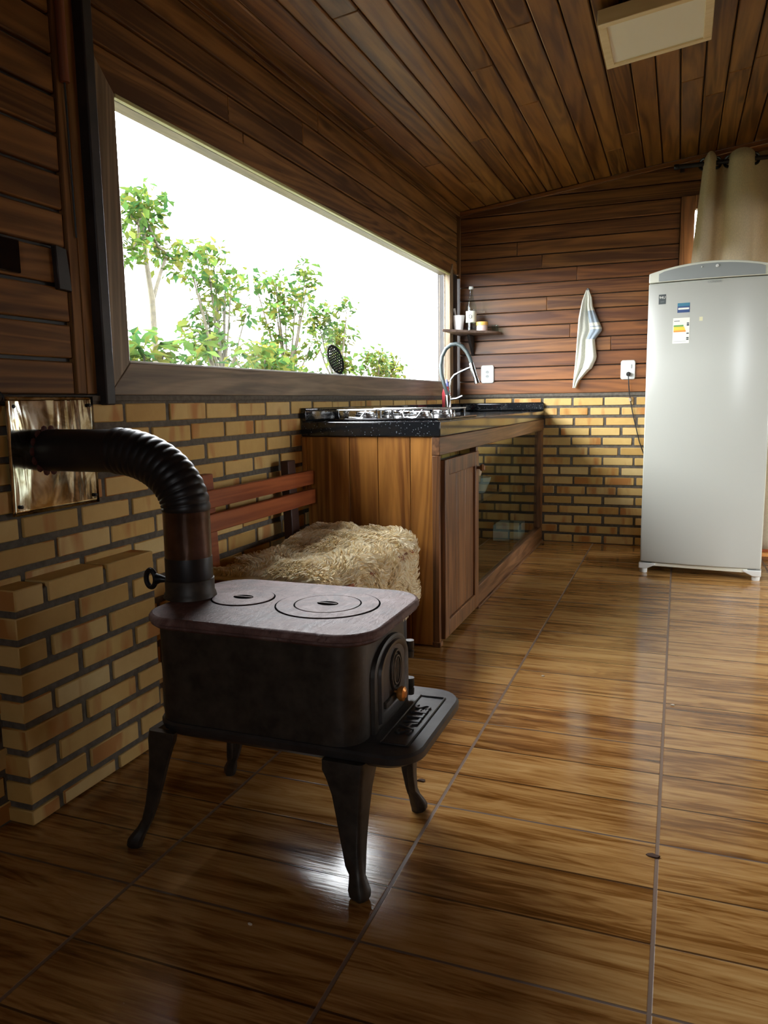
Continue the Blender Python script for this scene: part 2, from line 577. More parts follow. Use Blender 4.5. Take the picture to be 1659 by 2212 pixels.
def rrect(x0, x1, y0, y1, r, z, n=6):
    """rounded rectangle loop in xy at height z"""
    pts = []
    for cx_, cy_, a0 in ((x1 - r, y1 - r, 0), (x0 + r, y1 - r, PI / 2), (x0 + r, y0 + r, PI), (x1 - r, y0 + r, 1.5 * PI)):
        for i in range(n + 1):
            a = a0 + PI / 2 * i / n
            pts.append(Vector((cx_ + r * math.cos(a), cy_ + r * math.sin(a), z)))
    return pts


# ================================================================== SETTING
FTOP, LEDGE = 0.965, 0.978     # brick dado top, underside of plank cladding
m = MB().box(-0.16, RX + 0.16, FY - 0.16, D + 0.16, -0.06, 0.0)
struct(m.build('floor', FLOOR))
g_ = MB().box(-40, 40, -40, 50, -0.5, -0.30)
struct(g_.build('ground', GRASS))


def bricks(mb, place, length, rows, y_phase, y0, y1, L=0.194, joint=0.0145, ztop=0.952, pitch=0.0643, h=0.0475, rnd=random.Random(3)):
    """place(a0, a1, z0, z1) adds one brick running from a0 to a1 along the wall"""
    for k in range(rows):
        zt = ztop - k * pitch
        a = y_phase + (0 if k % 2 == 0 else 0.5 * L + 0.0) + rnd.uniform(-0.012, 0.012)
        a -= math.ceil((a - y0) / L) * L
        while a < y1:
            b0, b1 = max(a + joint / 2, y0), min(a + L - joint / 2 + rnd.uniform(-0.004, 0.004), y1)
            if b1 - b0 > 0.015:
                place(b0, b1, max(zt - h + rnd.uniform(-0.002, 0.002), 0.004), zt + rnd.uniform(-0.002, 0.002))
            a += L


# left wall: mortar core + bricks
wl = MB().box(-0.16, -0.0055, FY - 0.16, D + 0.16, -0.02, FTOP + 0.011, 1)
bricks(wl, lambda a, b, z0, z1: wl.box(-0.03, random.uniform(-0.003, 0.002), a, b, z0, z1, 0), 0, 15, 1.741, FY, D - 0.002)
wall_left = struct(wl.build('wall_left', [BRICK, MORTAR], None, 0.0025, 1))
wb = MB().box(-0.16, 1.40, D + 0.006, D + 0.16, -0.02, FTOP + 0.011, 1)
wb.box(2.86, RX + 0.16, D + 0.009, D + 0.16, -0.02, FTOP + 0.011, 1)
bricks(wb, lambda a, b, z0, z1: wb.box(a, b, D + random.uniform(-0.002, 0.003), D + 0.03, z0, z1, 0), 0, 15, 0.57, 0.003, 1.40, rnd=random.Random(8))
wall_back = struct(wb.build('wall_back', [BRICK, MORTAR], None, 0.0025, 1))


def planks(mb, place, z0, zend, pitch, gap, a0, a1, rnd, split=(2.0, 4.0)):
    z = z0
    while z < zend - 0.01:
        zt = min(z + pitch - gap, zend)
        a = a0
        first = True
        while a < a1 - 1e-4:
            ln = rnd.uniform(*split) * (rnd.uniform(0.2, 1) if first else 1)
            b = min(a + ln, a1)
            if a1 - b < 0.25: b = a1
            place(a + (0.0 if first else 0.0008), b - 0.0008, z, zt)
            a = b; first = False
        z += pitch


# plank cladding, left wall (face x = -0.012), around the long window
WY0, WY1, WZ0, WZ1 = 1.765, 4.945, 1.064, 1.750
rl = random.Random(5)
pc = MB()
pc.box(-0.075, -0.026, FY, 1.70, LEDGE - 0.004, zc(0) + 0.02, 1)
pc.box(-0.075, -0.026, 1.70, D, WZ1 + 0.03, zc(0) + 0.02, 1)
pc.box(-0.075, -0.026, 1.70, D, LEDGE - 0.004, WZ0 - 0.03, 1)
pc.box(-0.030, -0.0125, WY1 + 0.05, D, LEDGE - 0.004, WZ1 + 0.02, 1)
pc.box(-0.075, -0.026, WY1 + 0.27, D + 0.16, LEDGE - 0.004, zc(0) + 0.02, 1)
P = 0.0885
def pl_l(a, b, z0, z1): pc.box(-0.045, -0.012, a, b, z0, z1, 0)
planks(pc, pl_l, 0.978, WZ1 + 0.02, P, 0.009, FY, 1.565, rl)
planks(pc, pl_l, 0.978 + P * 9, zc(0), P, 0.008, FY, 1.565, rl)
planks(pc, pl_l, 0.978 + P * 9, zc(0), P, 0.006, 1.70, D, rl)
struct(pc.build('plank_cladding', [W_WALLY, W_DARK], wall_left, 0.0035, 2))
vb = MB().box(-0.04, -0.006, 1.568, 1.602, LEDGE, zc(0)).box(-0.04, -0.009, 1.606, 1.70, LEDGE, zc(0))
struct(vb.build('cover_board', W_VERT, wall_left, 0.003, 2))

# back wall cladding (face y = D + 0.002)
DX0, DX1, DZ1 = 1.46, 2.86, 2.06
rb = random.Random(11)
pb = MB()
pb.box(-0.16, 1.40, D + 0.028, D + 0.16, LEDGE - 0.004, 2.62, 1)
pb.box(1.40, RX + 0.16, D + 0.028, D + 0.16, DZ1 + 0.06, 2.72, 1)
pb.box(2.86, RX + 0.16, D + 0.028, D + 0.16, LEDGE - 0.004, 2.2, 1)
def pl_b(a, b, z0, z1): pb.box(a, b, D + 0.001, D + 0.045, z0, z1, 0)
planks(pb, pl_b, 0.984, DZ1 + 0.08, P, 0.0055, 0.003, 1.372, rb, (1.3, 3.0))
planks(pb, pl_b, 0.984 + P * 13, 2.60, P, 0.0055, 0.003, RX, rb, (1.3, 3.0))
planks(pb, pl_b, 0.984, DZ1 + 0.08, P, 0.0055, 2.92, RX, rb, (0.5, 1.5))
struct(pb.build('plank_cladding', [W_WALLX, W_DARK], wall_back, 0.003, 2))
lt = MB().box(0.0, 1.372, D - 0.002, D + 0.03, FTOP - 0.004, 0.983)
struct(lt.build('mortar_ledge', MORTAR, wall_back, 0.002, 1))
lt = MB().box(-0.03, 0.001, FY, D, FTOP - 0.005, 0.975)
struct(lt.build('mortar_ledge', MORTAR, wall_left, 0.002, 1))

# right wall with a wide glazed opening, wall behind the camera
GY0, GY1, GZ1 = 2.75, 4.45, 2.08
wr = MB()
wr.box(RX, RX + 0.16, FY - 0.16, GY0, -0.02, 2.75).box(RX, RX + 0.16, GY1, D + 0.16, -0.02, 2.75).box(RX, RX + 0.16, GY0, GY1, GZ1, 2.75)
struct(wr.build('wall_right', W_WALLY))
VX0, VX1, VZ0, VZ1 = 1.85, 2.17, 1.05, 1.85
wf = MB().box(-0.16, VX0, FY - 0.16, FY, -0.02, 2.75).box(VX1, RX + 0.16, FY - 0.16, FY, -0.02, 2.75)
wf.box(VX0, VX1, FY - 0.16, FY, -0.02, VZ0).box(VX0, VX1, FY - 0.16, FY, VZ1, 2.75)
struct(wf.build('wall_front', W_WALLX))

# ceiling boards (run along y, slope up to the right)
rc = random.Random(21)
ce = MB()
x = -0.02
PW = 0.0985
ce.hexa([(-0.16, FY - 0.16, zc(-0.16) + 0.03), (RX + 0.16, FY - 0.16, zc(RX + 0.16) + 0.03), (RX + 0.16, D + 0.16, zc(RX + 0.16) + 0.03), (-0.16, D + 0.16, zc(-0.16) + 0.03)],
        [(-0.16, FY - 0.16, zc(-0.16) + 0.09), (RX + 0.16, FY - 0.16, zc(RX + 0.16) + 0.09), (RX + 0.16, D + 0.16, zc(RX + 0.16) + 0.09), (-0.16, D + 0.16, zc(-0.16) + 0.09)], 1)
while x < RX:
    a = FY
    first = True
    while a < D:
        b = min(a + rc.uniform(2.2, 4.5) * (rc.uniform(0.3, 1) if first else 1), D)
        if D - b < 0.3: b = D
        xa, xb = x + 0.0025, min(x + PW - 0.0025, RX)
        lo = [(xa, a + 0.0008, zc(xa)), (xb, a + 0.0008, zc(xb)), (xb, b - 0.0008, zc(xb)), (xa, b - 0.0008, zc(xa))]
        ce.hexa(lo, [(p, q, r_ + 0.035) for p, q, r_ in lo], 0)
        a = b; first = False
    x += PW
struct(ce.build('ceiling', [W_CEIL, W_DARK], None, 0.005, 2))

# trims
t = MB()
t.hexa([(0.0, D - 0.016, zc(0) - 0.030), (0.0, D + 0.002, zc(0) - 0.030), (0.0, D + 0.002, zc(0) - 0.002), (0.0, D - 0.016, zc(0) - 0.002)],
       [(RX, D - 0.016, zc(RX) - 0.030), (RX, D + 0.002, zc(RX) - 0.030), (RX, D + 0.002, zc(RX) - 0.002), (RX, D - 0.016, zc(RX) - 0.002)])
struct(t.build('trim_1', W_WALLX, None, 0.004, 2))
t = MB().hexa([(-0.012, FY, zc(0) - 0.03), (0.010, FY, zc(0) - 0.03), (0.010, FY, zc(0)), (-0.012, FY, zc(0))],
              [(-0.012, D, zc(0) - 0.03), (0.010, D, zc(0) - 0.03), (0.010, D, zc(0)), (-0.012, D, zc(0))])
struct(t.build('trim_2', W_WALLY, None, 0.004, 2))
t = MB().box(-0.012, 0.010, D - 0.018, D + 0.002, WZ1, zc(0) - 0.03)
struct(t.build('trim_3', W_VERT, None, 0.003, 2))
t = MB().box(-0.012, 0.022, 1.640, 1.675, 0.950, zc(0) - 0.03)
struct(t.build('trim_4', W_DARK, None, 0.004, 2))

# window_1: the long window over the counter
w1 = MB()
w1.hexa([(-0.03, 1.675, 0.976), (0.003, 1.675, 0.976), (0.003, 5.02, 0.976), (-0.03, 5.02, 0.976)],
        [(-0.03, 1.765, WZ0), (0.003, 1.765, WZ0), (0.003, 4.945, WZ0), (-0.03, 4.945, WZ0)])
win = struct(w1.build('window_1', W_CASEY, None, 0.003, 2))
m = MB()
m.hexa([(-0.03, 1.675, 0.976), (0.003, 1.675, 0.976), (0.003, 1.765, WZ0), (-0.03, 1.765, WZ0)],
       [(-0.03, 1.675, WZ1 + 0.09), (0.003, 1.675, WZ1 + 0.09), (0.003, 1.765, WZ1 + 0.0), (-0.03, 1.765, WZ1 + 0.0)])
struct(m.build('side_casing', W_CASEZ, win, 0.003, 2))
m = MB().hexa([(-0.03, 4.945, WZ0), (0.003, 4.945, WZ0), (0.003, 5.02, 0.976), (-0.03, 5.02, 0.976)],
              [(-0.03, 4.945, WZ1), (0.003, 4.945, WZ1), (0.003, 5.02, WZ1 + 0.075), (-0.03, 5.02, WZ1 + 0.075)])
struct(m.build('side_casing', W_CASEZ, win, 0.003, 2))
m = MB().hexa([(-0.03, 1.765, WZ1), (0.001, 1.765, WZ1), (0.001, 4.945, WZ1), (-0.03, 4.945, WZ1)],
              [(-0.03, 1.70, WZ1 + 0.065), (0.001, 1.70, WZ1 + 0.065), (0.001, 5.0, WZ1 + 0.065), (-0.03, 5.0, WZ1 + 0.065)])
struct(m.build('head_casing', W_WALLY, win, 0.003, 2))
m = MB().box(-0.078, -0.012, 1.745, 4.965, WZ1, WZ1 + 0.022).box(-0.078, -0.03, 1.745, 4.965, WZ0 - 0.022, WZ0)
m.box(-0.078, -0.03, 1.745, 1.765, WZ0, WZ1).box(-0.040, -0.03, 4.945, 4.965, WZ0, WZ1)
struct(m.build('reveal', W_CASEY, win, 0.002, 1))
m = MB().box(-0.012, 0.006, WY0, WY1, WZ1 - 0.008, WZ1 + 0.002)
struct(m.build('head_bead', W_PALE, win, 0.002, 1))
m = MB().box(-0.024, 0.0045, WY0, WY1, WZ0 - 0.001, WZ0 + 0.005)  # white strip painted in for the highlight along the casing's inner edge
struct(m.build('sill_highlight', plain('highlight_white', (0.6, 0.6, 0.58), 0.25), win, 0.0015, 1))
m = MB().box(-0.060, -0.055, WY0, WY1, WZ0, WZ1)
struct(m.build('pane', GLASS, win))

m = MB()
m.box(VX0 - 0.06, VX0, FY, FY + 0.02, VZ0 - 0.06, VZ1 + 0.06).box(VX1, VX1 + 0.06, FY, FY + 0.02, VZ0 - 0.06, VZ1 + 0.06)
m.box(VX0, VX1, FY, FY + 0.02, VZ0 - 0.06, VZ0).box(VX0, VX1, FY, FY + 0.02, VZ1, VZ1 + 0.06)
win2 = struct(m.build('fill_window', W_CASEZ, None, 0.003, 1))  # unseen window added behind the camera as a small fill
struct(MB().box(VX0, VX1, FY - 0.08, FY - 0.075, VZ0, VZ1).build('pane', GLASS, win2))
# door_1: glazed doors in the right wall (outside the frame)
d1 = MB()
d1.box(RX + 0.02, RX + 0.09, GY0, GY0 + 0.07, 0, GZ1).box(RX + 0.02, RX + 0.09, GY1 - 0.07, GY1, 0, GZ1).box(RX + 0.02, RX + 0.09, GY0 + 0.07, GY1 - 0.07, GZ1 - 0.07, GZ1)
d1.box(RX + 0.02, RX + 0.09, GY0 + 0.07, GY1 - 0.07, 0, 0.12).box(RX + 0.025, RX + 0.085, 3.56, 3.64, 0.12, GZ1 - 0.07)
door1 = struct(d1.build('door_1', W_CASEZ, None, 0.003, 1))
struct(MB().box(RX + 0.05, RX + 0.055, GY0 + 0.07, GY1 - 0.07, 0.12, GZ1 - 0.07).build('pane', GLASS, door1))
ea = MB().hexa([(-0.075, -2.6, 2.165), (-0.075, 6.2, 2.165), (-0.44, 6.2, 2.105), (-0.44, -2.6, 2.105)],
               [(-0.075, -2.6, 2.235), (-0.075, 6.2, 2.235), (-0.44, 6.2, 2.175), (-0.44, -2.6, 2.175)])
struct(ea.build('roof_eave', W_WALLY))
ve = MB().hexa([(RX + 0.16, -0.5, 2.20), (RX + 2.1, -0.5, 2.05), (RX + 2.1, 7.5, 2.05), (RX + 0.16, 7.5, 2.20)],
               [(RX + 0.16, -0.5, 2.26), (RX + 2.1, -0.5, 2.11), (RX + 2.1, 7.5, 2.11), (RX + 0.16, 7.5, 2.26)])
ver = struct(ve.build('added_shade_roof', W_WALLY))  # unseen roof on posts, added to block direct sky at the right doors
for yy in (0.6, 2.9, 5.2, 7.3):
    struct(MB().box(RX + 1.95, RX + 2.05, yy - 0.05, yy + 0.05, -0.3, 2.062).build('shade_roof_post', W_VERT, ver))
# door_2: doorway in the back wall behind the curtain
d2 = MB().box(1.372, 1.452, D - 0.012, D + 0.05, 0.0, DZ1 + 0.075).box(2.845, 2.925, D - 0.012, D + 0.05, 0.0, DZ1 + 0.075).box(1.452, 2.845, D - 0.012, D + 0.05, DZ1 - 0.005, DZ1 + 0.075)
door2 = struct(d2.build('door_2', W_CABZ, None, 0.004, 2))
m = MB().box(1.452, 2.845, D - 0.012, D + 0.16, 0.0, 0.035)
struct(m.build('threshold', W_REDX, door2, 0.004, 2))
m = MB().box(1.452, 2.845, D + 0.06, D + 0.095, 0.035, 0.30)  # unseen panel added to stop light leaking under the curtain
struct(m.build('light_stop_panel', W_CABD, door2, 0.003, 1))
m = MB().box(1.452, 2.845, D + 0.07, D + 0.075, 0.30, DZ1 - 0.005)
struct(m.build('pane', GLASS, door2))

# brick pier against the left wall
bp = MB()
bp.box(-0.008, 0.0605, 1.256, 1.738, 0.0, 0.540, 1)
rp = random.Random(17)
for k in range(9):
    zt = 0.552 - k * 0.0643
    z0 = max(zt - 0.048, 0.004)
    a = 1.25 - (0.097 if k % 2 == 0 else 0.0)
    while a < 1.74:
        b0, b1 = max(a, 1.25), min(a + 0.18 + rp.uniform(-0.004, 0.004), 1.743)
        if b1 - b0 > 0.02:
            bp.box(-0.006, 0.066 + rp.uniform(-0.001, 0.002), b0, b1, z0, zt, 0)
        a += 0.1975
pier = tag(bp.build('brick_pier', [BRICK, MORTAR], None, 0.0025, 1), 'low yellow brick pier built against the left wall behind the stove', 'brick pier')

# ================================================================== STOVE
st = thing('wood_stove', 'black cast iron wood stove with reddish two-ring cooking top', 'stove', (0.62, 1.445, 0))
BX0, BX1, BY0, BY1 = 0.390, 0.856, 1.285, 1.605
m = MB().loft([rrect(BX0, BX1, BY0, BY1, 0.055, z) for z in (0.285, 0.30, 0.40, 0.49, 0.498)], True)
m.build('body', IRON, st)
# base plate with the protruding ash apron
m = MB()
m.loft([rrect(0.395, 0.952, 1.298, 1.632, 0.055, 0.258), rrect(0.386, 0.973, 1.280, 1.645, 0.065, 0.272), rrect(0.383, 0.973, 1.278, 1.645, 0.065, 0.286), rrect(0.386, 0.968, 1.282, 1.641, 0.062, 0.291)], False)
base = m.build('base_plate', IRON_GREY, st)
m = MB()
for a0, a1, b0, b1 in ((0.883, 0.887, 1.33, 1.59), (0.939, 0.943, 1.33, 1.59), (0.887, 0.939, 1.33, 1.335), (0.887, 0.939, 1.585, 1.59)):
    m.box(a0, a1, b0, b1, 0.2905, 0.2945)
m.build('raised_border', IRON_GREY, base, 0.0015, 1)
text('apron_letters', 'SALLES', 0.050, (0.913, 1.458, 0.2925), (0, 1, 0), (-1, 0, 0), IRON_GREY, base, 0.002)
# top plate: moulded edge
TX0, TX1, TY0, TY1 = 0.366, 0.890, 1.262, 1.638
prof = [(0.018, 0.492), (0.010, 0.494), (0.004, 0.499), (0.006, 0.503), (0.0, 0.506), (0.0, 0.513), (0.003, 0.518), (0.008, 0.520)]
m = MB().loft([rrect(TX0 + i, TX1 - i, TY0 + i, TY1 - i, 0.085 - i, z, 8) for i, z in prof], False)
top = m.build('top_plate', IRON_TOP, st)
def disc(name, c, r, r_in=0.0):
    z = 0.5195
    mm = MB()
    if r_in: mm.lathe([(r_in, z), (r_in, z + 0.0022), (r, z + 0.0022), (r, z)], (c[0], c[1], 0), n=48, cap=False)
    else: mm.lathe([(r, z), (r, z + 0.0026)], (c[0], c[1], 0), n=48)
    return mm.build(name, IRON_TOP, st)
def seam(c, r):
    return MB().lathe([(r - 0.0016, 0.5195), (r - 0.0016, 0.5206), (r + 0.0016, 0.5206), (r + 0.0016, 0.5195)], (c[0], c[1], 0), n=48, cap=False)
C1, C2 = (0.512, 1.462), (0.716, 1.468)
for c, r in ((C1, 0.068), (C2, 0.070)):
    d_ = disc('cooking_lid', c, r)
    pts = []
    mm = MB()
    # lifting slot: a flat black lens painted for its dark recess, bar across
    n = 20
    lens = [Vector((c[0] + 0.024 * math.cos(2 * PI * i / n), c[1] + 0.016 * math.sin(2 * PI * i / n), 0.5222)) for i in range(n)]
    mm.loft([lens, [p + Vector((0, 0, 0.0004)) for p in lens]], False)
    slot = mm.build('lifter_slot', SEAM, d_)
    MB().box(c[0] - 0.022, c[0] + 0.022, c[1] - 0.002, c[1] + 0.002, 0.5223, 0.5236).build('lifter_bar', IRON_TOP, d_)
    s_ = seam(c, r + 0.0018).build('ring_seam', SEAM, st)
disc('cooking_ring', C2, 0.110, 0.0735)
seam(C2, 0.112).build('ring_seam', SEAM, st)
# door on the front (faces +x)
def arch(y0, y1, z0, zs, x, n=12, grow=0.0):
    cyy = (y0 + y1) / 2; r = (y1 - y0) / 2 + grow
    pts = [Vector((x, y0 - grow, z0 - grow)), Vector((x, y1 + grow, z0 - grow))]
    for i in range(n + 1):
        a = PI * i / n
        pts.append(Vector((x, cyy + r * math.cos(a), zs + (r * 0.62) * math.sin(a))))
    return pts
m = MB().loft([arch(1.372, 1.548, 0.303, 0.405, 0.853, 14, 0.014), arch(1.372, 1.548, 0.303, 0.405, 0.864, 14, 0.012), arch(1.372, 1.548, 0.303, 0.405, 0.866, 14, 0.004)], False)
m.build('door_surround', IRON, st)
m = MB().loft([arch(1.372, 1.548, 0.303, 0.405, 0.864, 14, -0.002), arch(1.372, 1.548, 0.303, 0.405, 0.872, 14, -0.006), arch(1.372, 1.548, 0.303, 0.405, 0.872, 14, -0.016), arch(1.372, 1.548, 0.303, 0.405, 0.869, 14, -0.022)], False)
dr = m.build('fire_door', IRON_GREY, st)
m = MB()
n = 32
for rr, hh, t_ in ((1.0, 0.8705, 0.0035), (0.72, 0.8715, 0.003)):
    m.tube([Vector((hh, 1.468 + 0.030 * rr * math.cos(2 * PI * i / n), 0.392 + 0.042 * rr * math.sin(2 * PI * i / n))) for i in range(n)], t_, 6, 0, False, True)
for k in range(-2, 3):
    m.box(0.867, 0.872, 1.468 + k * 0.0085 - 0.002, 1.468 + k * 0.0085 + 0.002, 0.366, 0.418)
m.build('air_vent', IRON, dr)
m = MB().lathe([(0.006, 0.867), (0.006, 0.874), (0.012, 0.877), (0.0160, 0.883), (0.0150, 0.890), (0.008, 0.894)], (0, 1.462, 0.343), 'x', 20)
m.build('door_knob', BRASS, dr)
m = MB().box(0.867, 0.875, 1.395, 1.462, 0.332, 0.346)
m.build('latch', IRON, dr, 0.002, 1)
for zz in (0.322, 0.408):
    MB().lathe([(0.009, -0.020), (0.010, -0.006), (0.007, -0.004), (0.010, 0.0), (0.010, 0.018)], (0.867, 1.566, zz), 'z', 12).build('hinge', IRON, st)


def stove_leg(xc_, yc_, sx, sy, splay, ws=1.0):
    """angle-section cast leg: outer corner at (xc_,yc_); arms run to the inside (-sx,-sy)"""
    loops = []
    rows = [(0.270, 0.094, 0.0), (0.250, 0.094, 0.0), (0.235, 0.084, 0.002), (0.20, 0.068, 0.006), (0.15, 0.055, 0.009), (0.10, 0.044, 0.010), (0.06, 0.036, 0.008), (0.042, 0.034, 0.003), (0.030, 0.040, -0.004), (0.018, 0.046, -0.010), (0.006, 0.043, -0.010), (0.0, 0.034, -0.004)]
    for z, w, inn in rows:
        k = (0.27 - z) / 0.27
        w *= ws
        ox = xc_ + splay[0] * k - sx * inn
        oy = yc_ + splay[1] * k - sy * inn
        foot = z < 0.045
        th = 0.016 if not foot else w * 0.9
        pts = [(0, 0.010), (0.003, 0.003), (0.010, 0), (w, 0), (w, th), (th, th) if not foot else (w * 0.97, w * 0.97), (th, w), (0, w)]
        if foot:
            c = w / 2; pts = [(c + c * 1.1 * math.cos(a), c + c * 1.1 * math.sin(a)) for a in [PI * (1.10 + 0.25 * 0), PI * 1.25, PI * 1.40, PI * 1.85, PI * 2.1, PI * 2.25, PI * 2.55, PI * 2.9]]
        lp = [Vector((ox - sx * a, oy - sy * b, z)) for a, b in pts]
        loops.append(lp)
    return MB().loft(loops, False)
for sx, sy, xc_, yc_, sp, ws in ((1, -1, 0.874, 1.268, (0.0, -0.014), 0.92), (1, 1, 0.880, 1.622, (-0.002, -0.002), 0.8), (-1, -1, 0.380, 1.272, (-0.052, -0.012), 0.72), (-1, 1, 0.385, 1.618, (-0.040, 0.012), 0.72)):
    lg = stove_leg(xc_, yc_, sx, sy, sp, ws).build('leg', IRON, st, 0.003, 2)

# flue pipe
PX, PY, PZ, PR = 0.388, 1.440, 0.846, 0.052
fl = thing('flue_pipe', 'black ribbed flue elbow running from the stove top into the wall', 'stove pipe', (PX, PY, 0.52))
pts, rad = [], []
N = 150
pts2 = []
for i in range(N + 1):
    a = PI / 2 * i / N
    cxx, czz = 0.205, 0.715
    pts2.append(Vector((cxx + (PX - cxx) * math.sin(a), PY, czz + (PZ - czz) * math.cos(a))))
rad2 = [PR * (1.0 + 0.035 * (abs(math.sin(i / N * PI * 15)) - 0.5)) + 0.001 for i in range(N + 1)]
MB().tube(pts2, rad2, 32).build('ribbed_elbow', PIPE_BLACK, fl)
MB().tube([(0.006, PY, PZ), (0.10, PY, PZ), (0.207, PY, PZ)], 0.0495, 32).build('wall_section', PIPE_BLACK, fl)
MB().lathe([(PR - 0.0015, 0.608), (PR - 0.0005, 0.612), (PR - 0.0005, 0.712), (PR + 0.0006, 0.716)], (PX, PY, 0), n=40).build('steel_section', PIPE_STEEL, fl)
MB().lathe([(PR, 0.556), (PR + 0.0005, 0.560), (PR + 0.0005, 0.610), (PR, 0.612)], (PX, PY, 0), n=40).build('lower_section', PIPE_BLACK, fl)
MB().lathe([(PR + 0.007, 0.521), (PR + 0.005, 0.530), (PR + 0.0025, 0.534), (PR + 0.0025, 0.562), (PR, 0.564)], (PX, PY, 0), n=40).build('collar', IRON, fl)
m = MB()
hx, hz = 0.290, 0.556
m.tube([Vector((hx + 0.0125 * math.cos(2 * PI * i / 24), PY - 0.01, hz + 0.020 * math.sin(2 * PI * i / 24))) for i in range(24)], 0.006, 8, 0, False, True)
m.tube([(hx + 0.014, PY - 0.01, hz), (0.315, PY - 0.006, hz), (0.330, PY - 0.002, hz - 0.002), (PX - 0.045, PY, hz - 0.002)], [0.014, 0.009, 0.0055, 0.005], 10)
m.build('damper_handle', BLACKM, fl)

# wall plate around the pipe
m = MB()
def pf(u, v):
    y = 1.322 + u * (1.605 - 1.322); z = 0.702 + v * (0.972 - 0.702)
    return (0.006 + 0.0035 * math.sin(u * 3.1) * math.sin(v * 3.1) + 0.004 * (1 - u) * (0.4 + v) * (1 if u < 0.5 else 0.5), y, z)
m.grid(pf, 24, 24)
pt_ = m.build('wall_plate', PLATE)
md = pt_.modifiers.new('solid', 'SOLIDIFY'); md.thickness = 0.002; md.offset = -1
tag(pt_, 'shiny warped metal sheet nailed to the bricks around the flue pipe', 'metal plate')
for y_, z_ in ((1.345, 0.950), (1.586, 0.950), (1.345, 0.722), (1.588, 0.722)):
    mm = MB().lathe([(0.0045, 0.004), (0.0045, 0.0125), (0.002, 0.0135)], (0, y_, z_), 'x', 10)
    mm.build('nail_head', BLACKM, pt_)
mm = MB()
for i in range(14):
    a = 2 * PI * i / 14
    mm.lathe([(0.014, 0.0085), (0.009, 0.013), (0.003, 0.015)], (0, PY + 0.049 * math.cos(a), PZ + 0.049 * math.sin(a)), 'x', 8)
mm.build('sealant', plain('red_sealant', (0.075, 0.018, 0.014), 0.6, nscale=40), pt_)

# ================================================================== BENCH + SHEEPSKIN
be = thing('wooden_bench', 'red-brown slatted wooden bench against the brick wall beside the cabinet', 'bench', (0.3, 2.33, 0))
B0, B1 = 1.935, 2.715
for z0, z1, x0 in ((0.633, 0.688, 0.064), (0.560, 0.616, 0.070)):
    MB().box(x0, x0 + 0.020, B0, B1, z0, z1).build('back_slat', W_RED, be, 0.003, 2)
for yy in (2.02, 2.575):
    m = MB().hexa([(0.050, yy - 0.03, 0.0), (0.094, yy - 0.03, 0.0), (0.094, yy + 0.03, 0.0), (0.050, yy + 0.03, 0.0)],
                  [(0.030, yy - 0.03, 0.735), (0.062, yy - 0.03, 0.735), (0.062, yy + 0.03, 0.735), (0.030, yy + 0.03, 0.735)])
    m.build('back_post', plain('bench_post', (0.045, 0.016, 0.010), 0.5) if yy > 2.3 else W_RED, be, 0.003, 2)
    m = MB().box(0.455, 0.500, yy - 0.03, yy + 0.03, 0.0, 0.385)
    m.build('front_leg', W_DARK, be, 0.003, 2)
    m = MB().box(0.07, 0.50, yy - 0.022, yy + 0.022, 0.345, 0.385)
    m.build('seat_rail', W_REDX, be, 0.003, 2)
for k in range(4):
    x0 = 0.085 + k * 0.108
    MB().box(x0, x0 + 0.098, B0, B1, 0.385, 0.407).build('seat_slat', W_RED, be, 0.003, 2)

SY0, SY1 = 1.93, 2.745
def fleece_pt(u, v):
    """u along the bench, v from wall side over the front edge"""
    s = v * 0.62
    y = SY0 + u * (SY1 - SY0)
    L1, r, = 0.325, 0.060
    if s < L1: x, z, nx, nz = 0.100 + s, 0.440, 0.0, 1.0
    elif s < L1 + r * PI / 2:
        a = (s - L1) / r
        x, z, nx, nz = 0.100 + L1 + r * math.sin(a), 0.440 - r + r * math.cos(a), math.sin(a), math.cos(a)
    else:
        x, z, nx, nz = 0.100 + L1 + r + 0.0, 0.440 - r - (s - L1 - r * PI / 2), 1.0, 0.0
    p = Vector((x, y, z))
    b = 0.026 * mnoise.noise(Vector((x * 8, y * 8, z * 8))) + 0.018 * mnoise.noise(Vector((x * 19, y * 19, z * 19 + 5)))
    e = min(u, 1 - u) * 12
    edge = min(1, max(0, e)) ** 0.5
    ev = min(1, min(v, 1 - v) * 14) ** 0.5 if 0 < v < 1 else 0
    b = (b + 0.022) * edge * max(ev, 0.0)
    # far end near the cabinet bulges higher
    if nz > 0.5: b += 0.020 * max(0, (u - 0.55)) * 2 * edge
    return p + Vector((nx, 0, nz)) * b, Vector((nx, 0, nz))
mm = MB().grid(lambda u, v: fleece_pt(u, v)[0], 60, 52)
sk = mm.build('sheepskin', FLEECE)
md = sk.modifiers.new('solid', 'SOLIDIFY'); md.thickness = 0.012; md.offset = -1
tag(sk, 'cream sheepskin throw draped over the bench seat and front edge', 'sheepskin')
rs = random.Random(4)
tf = MB()
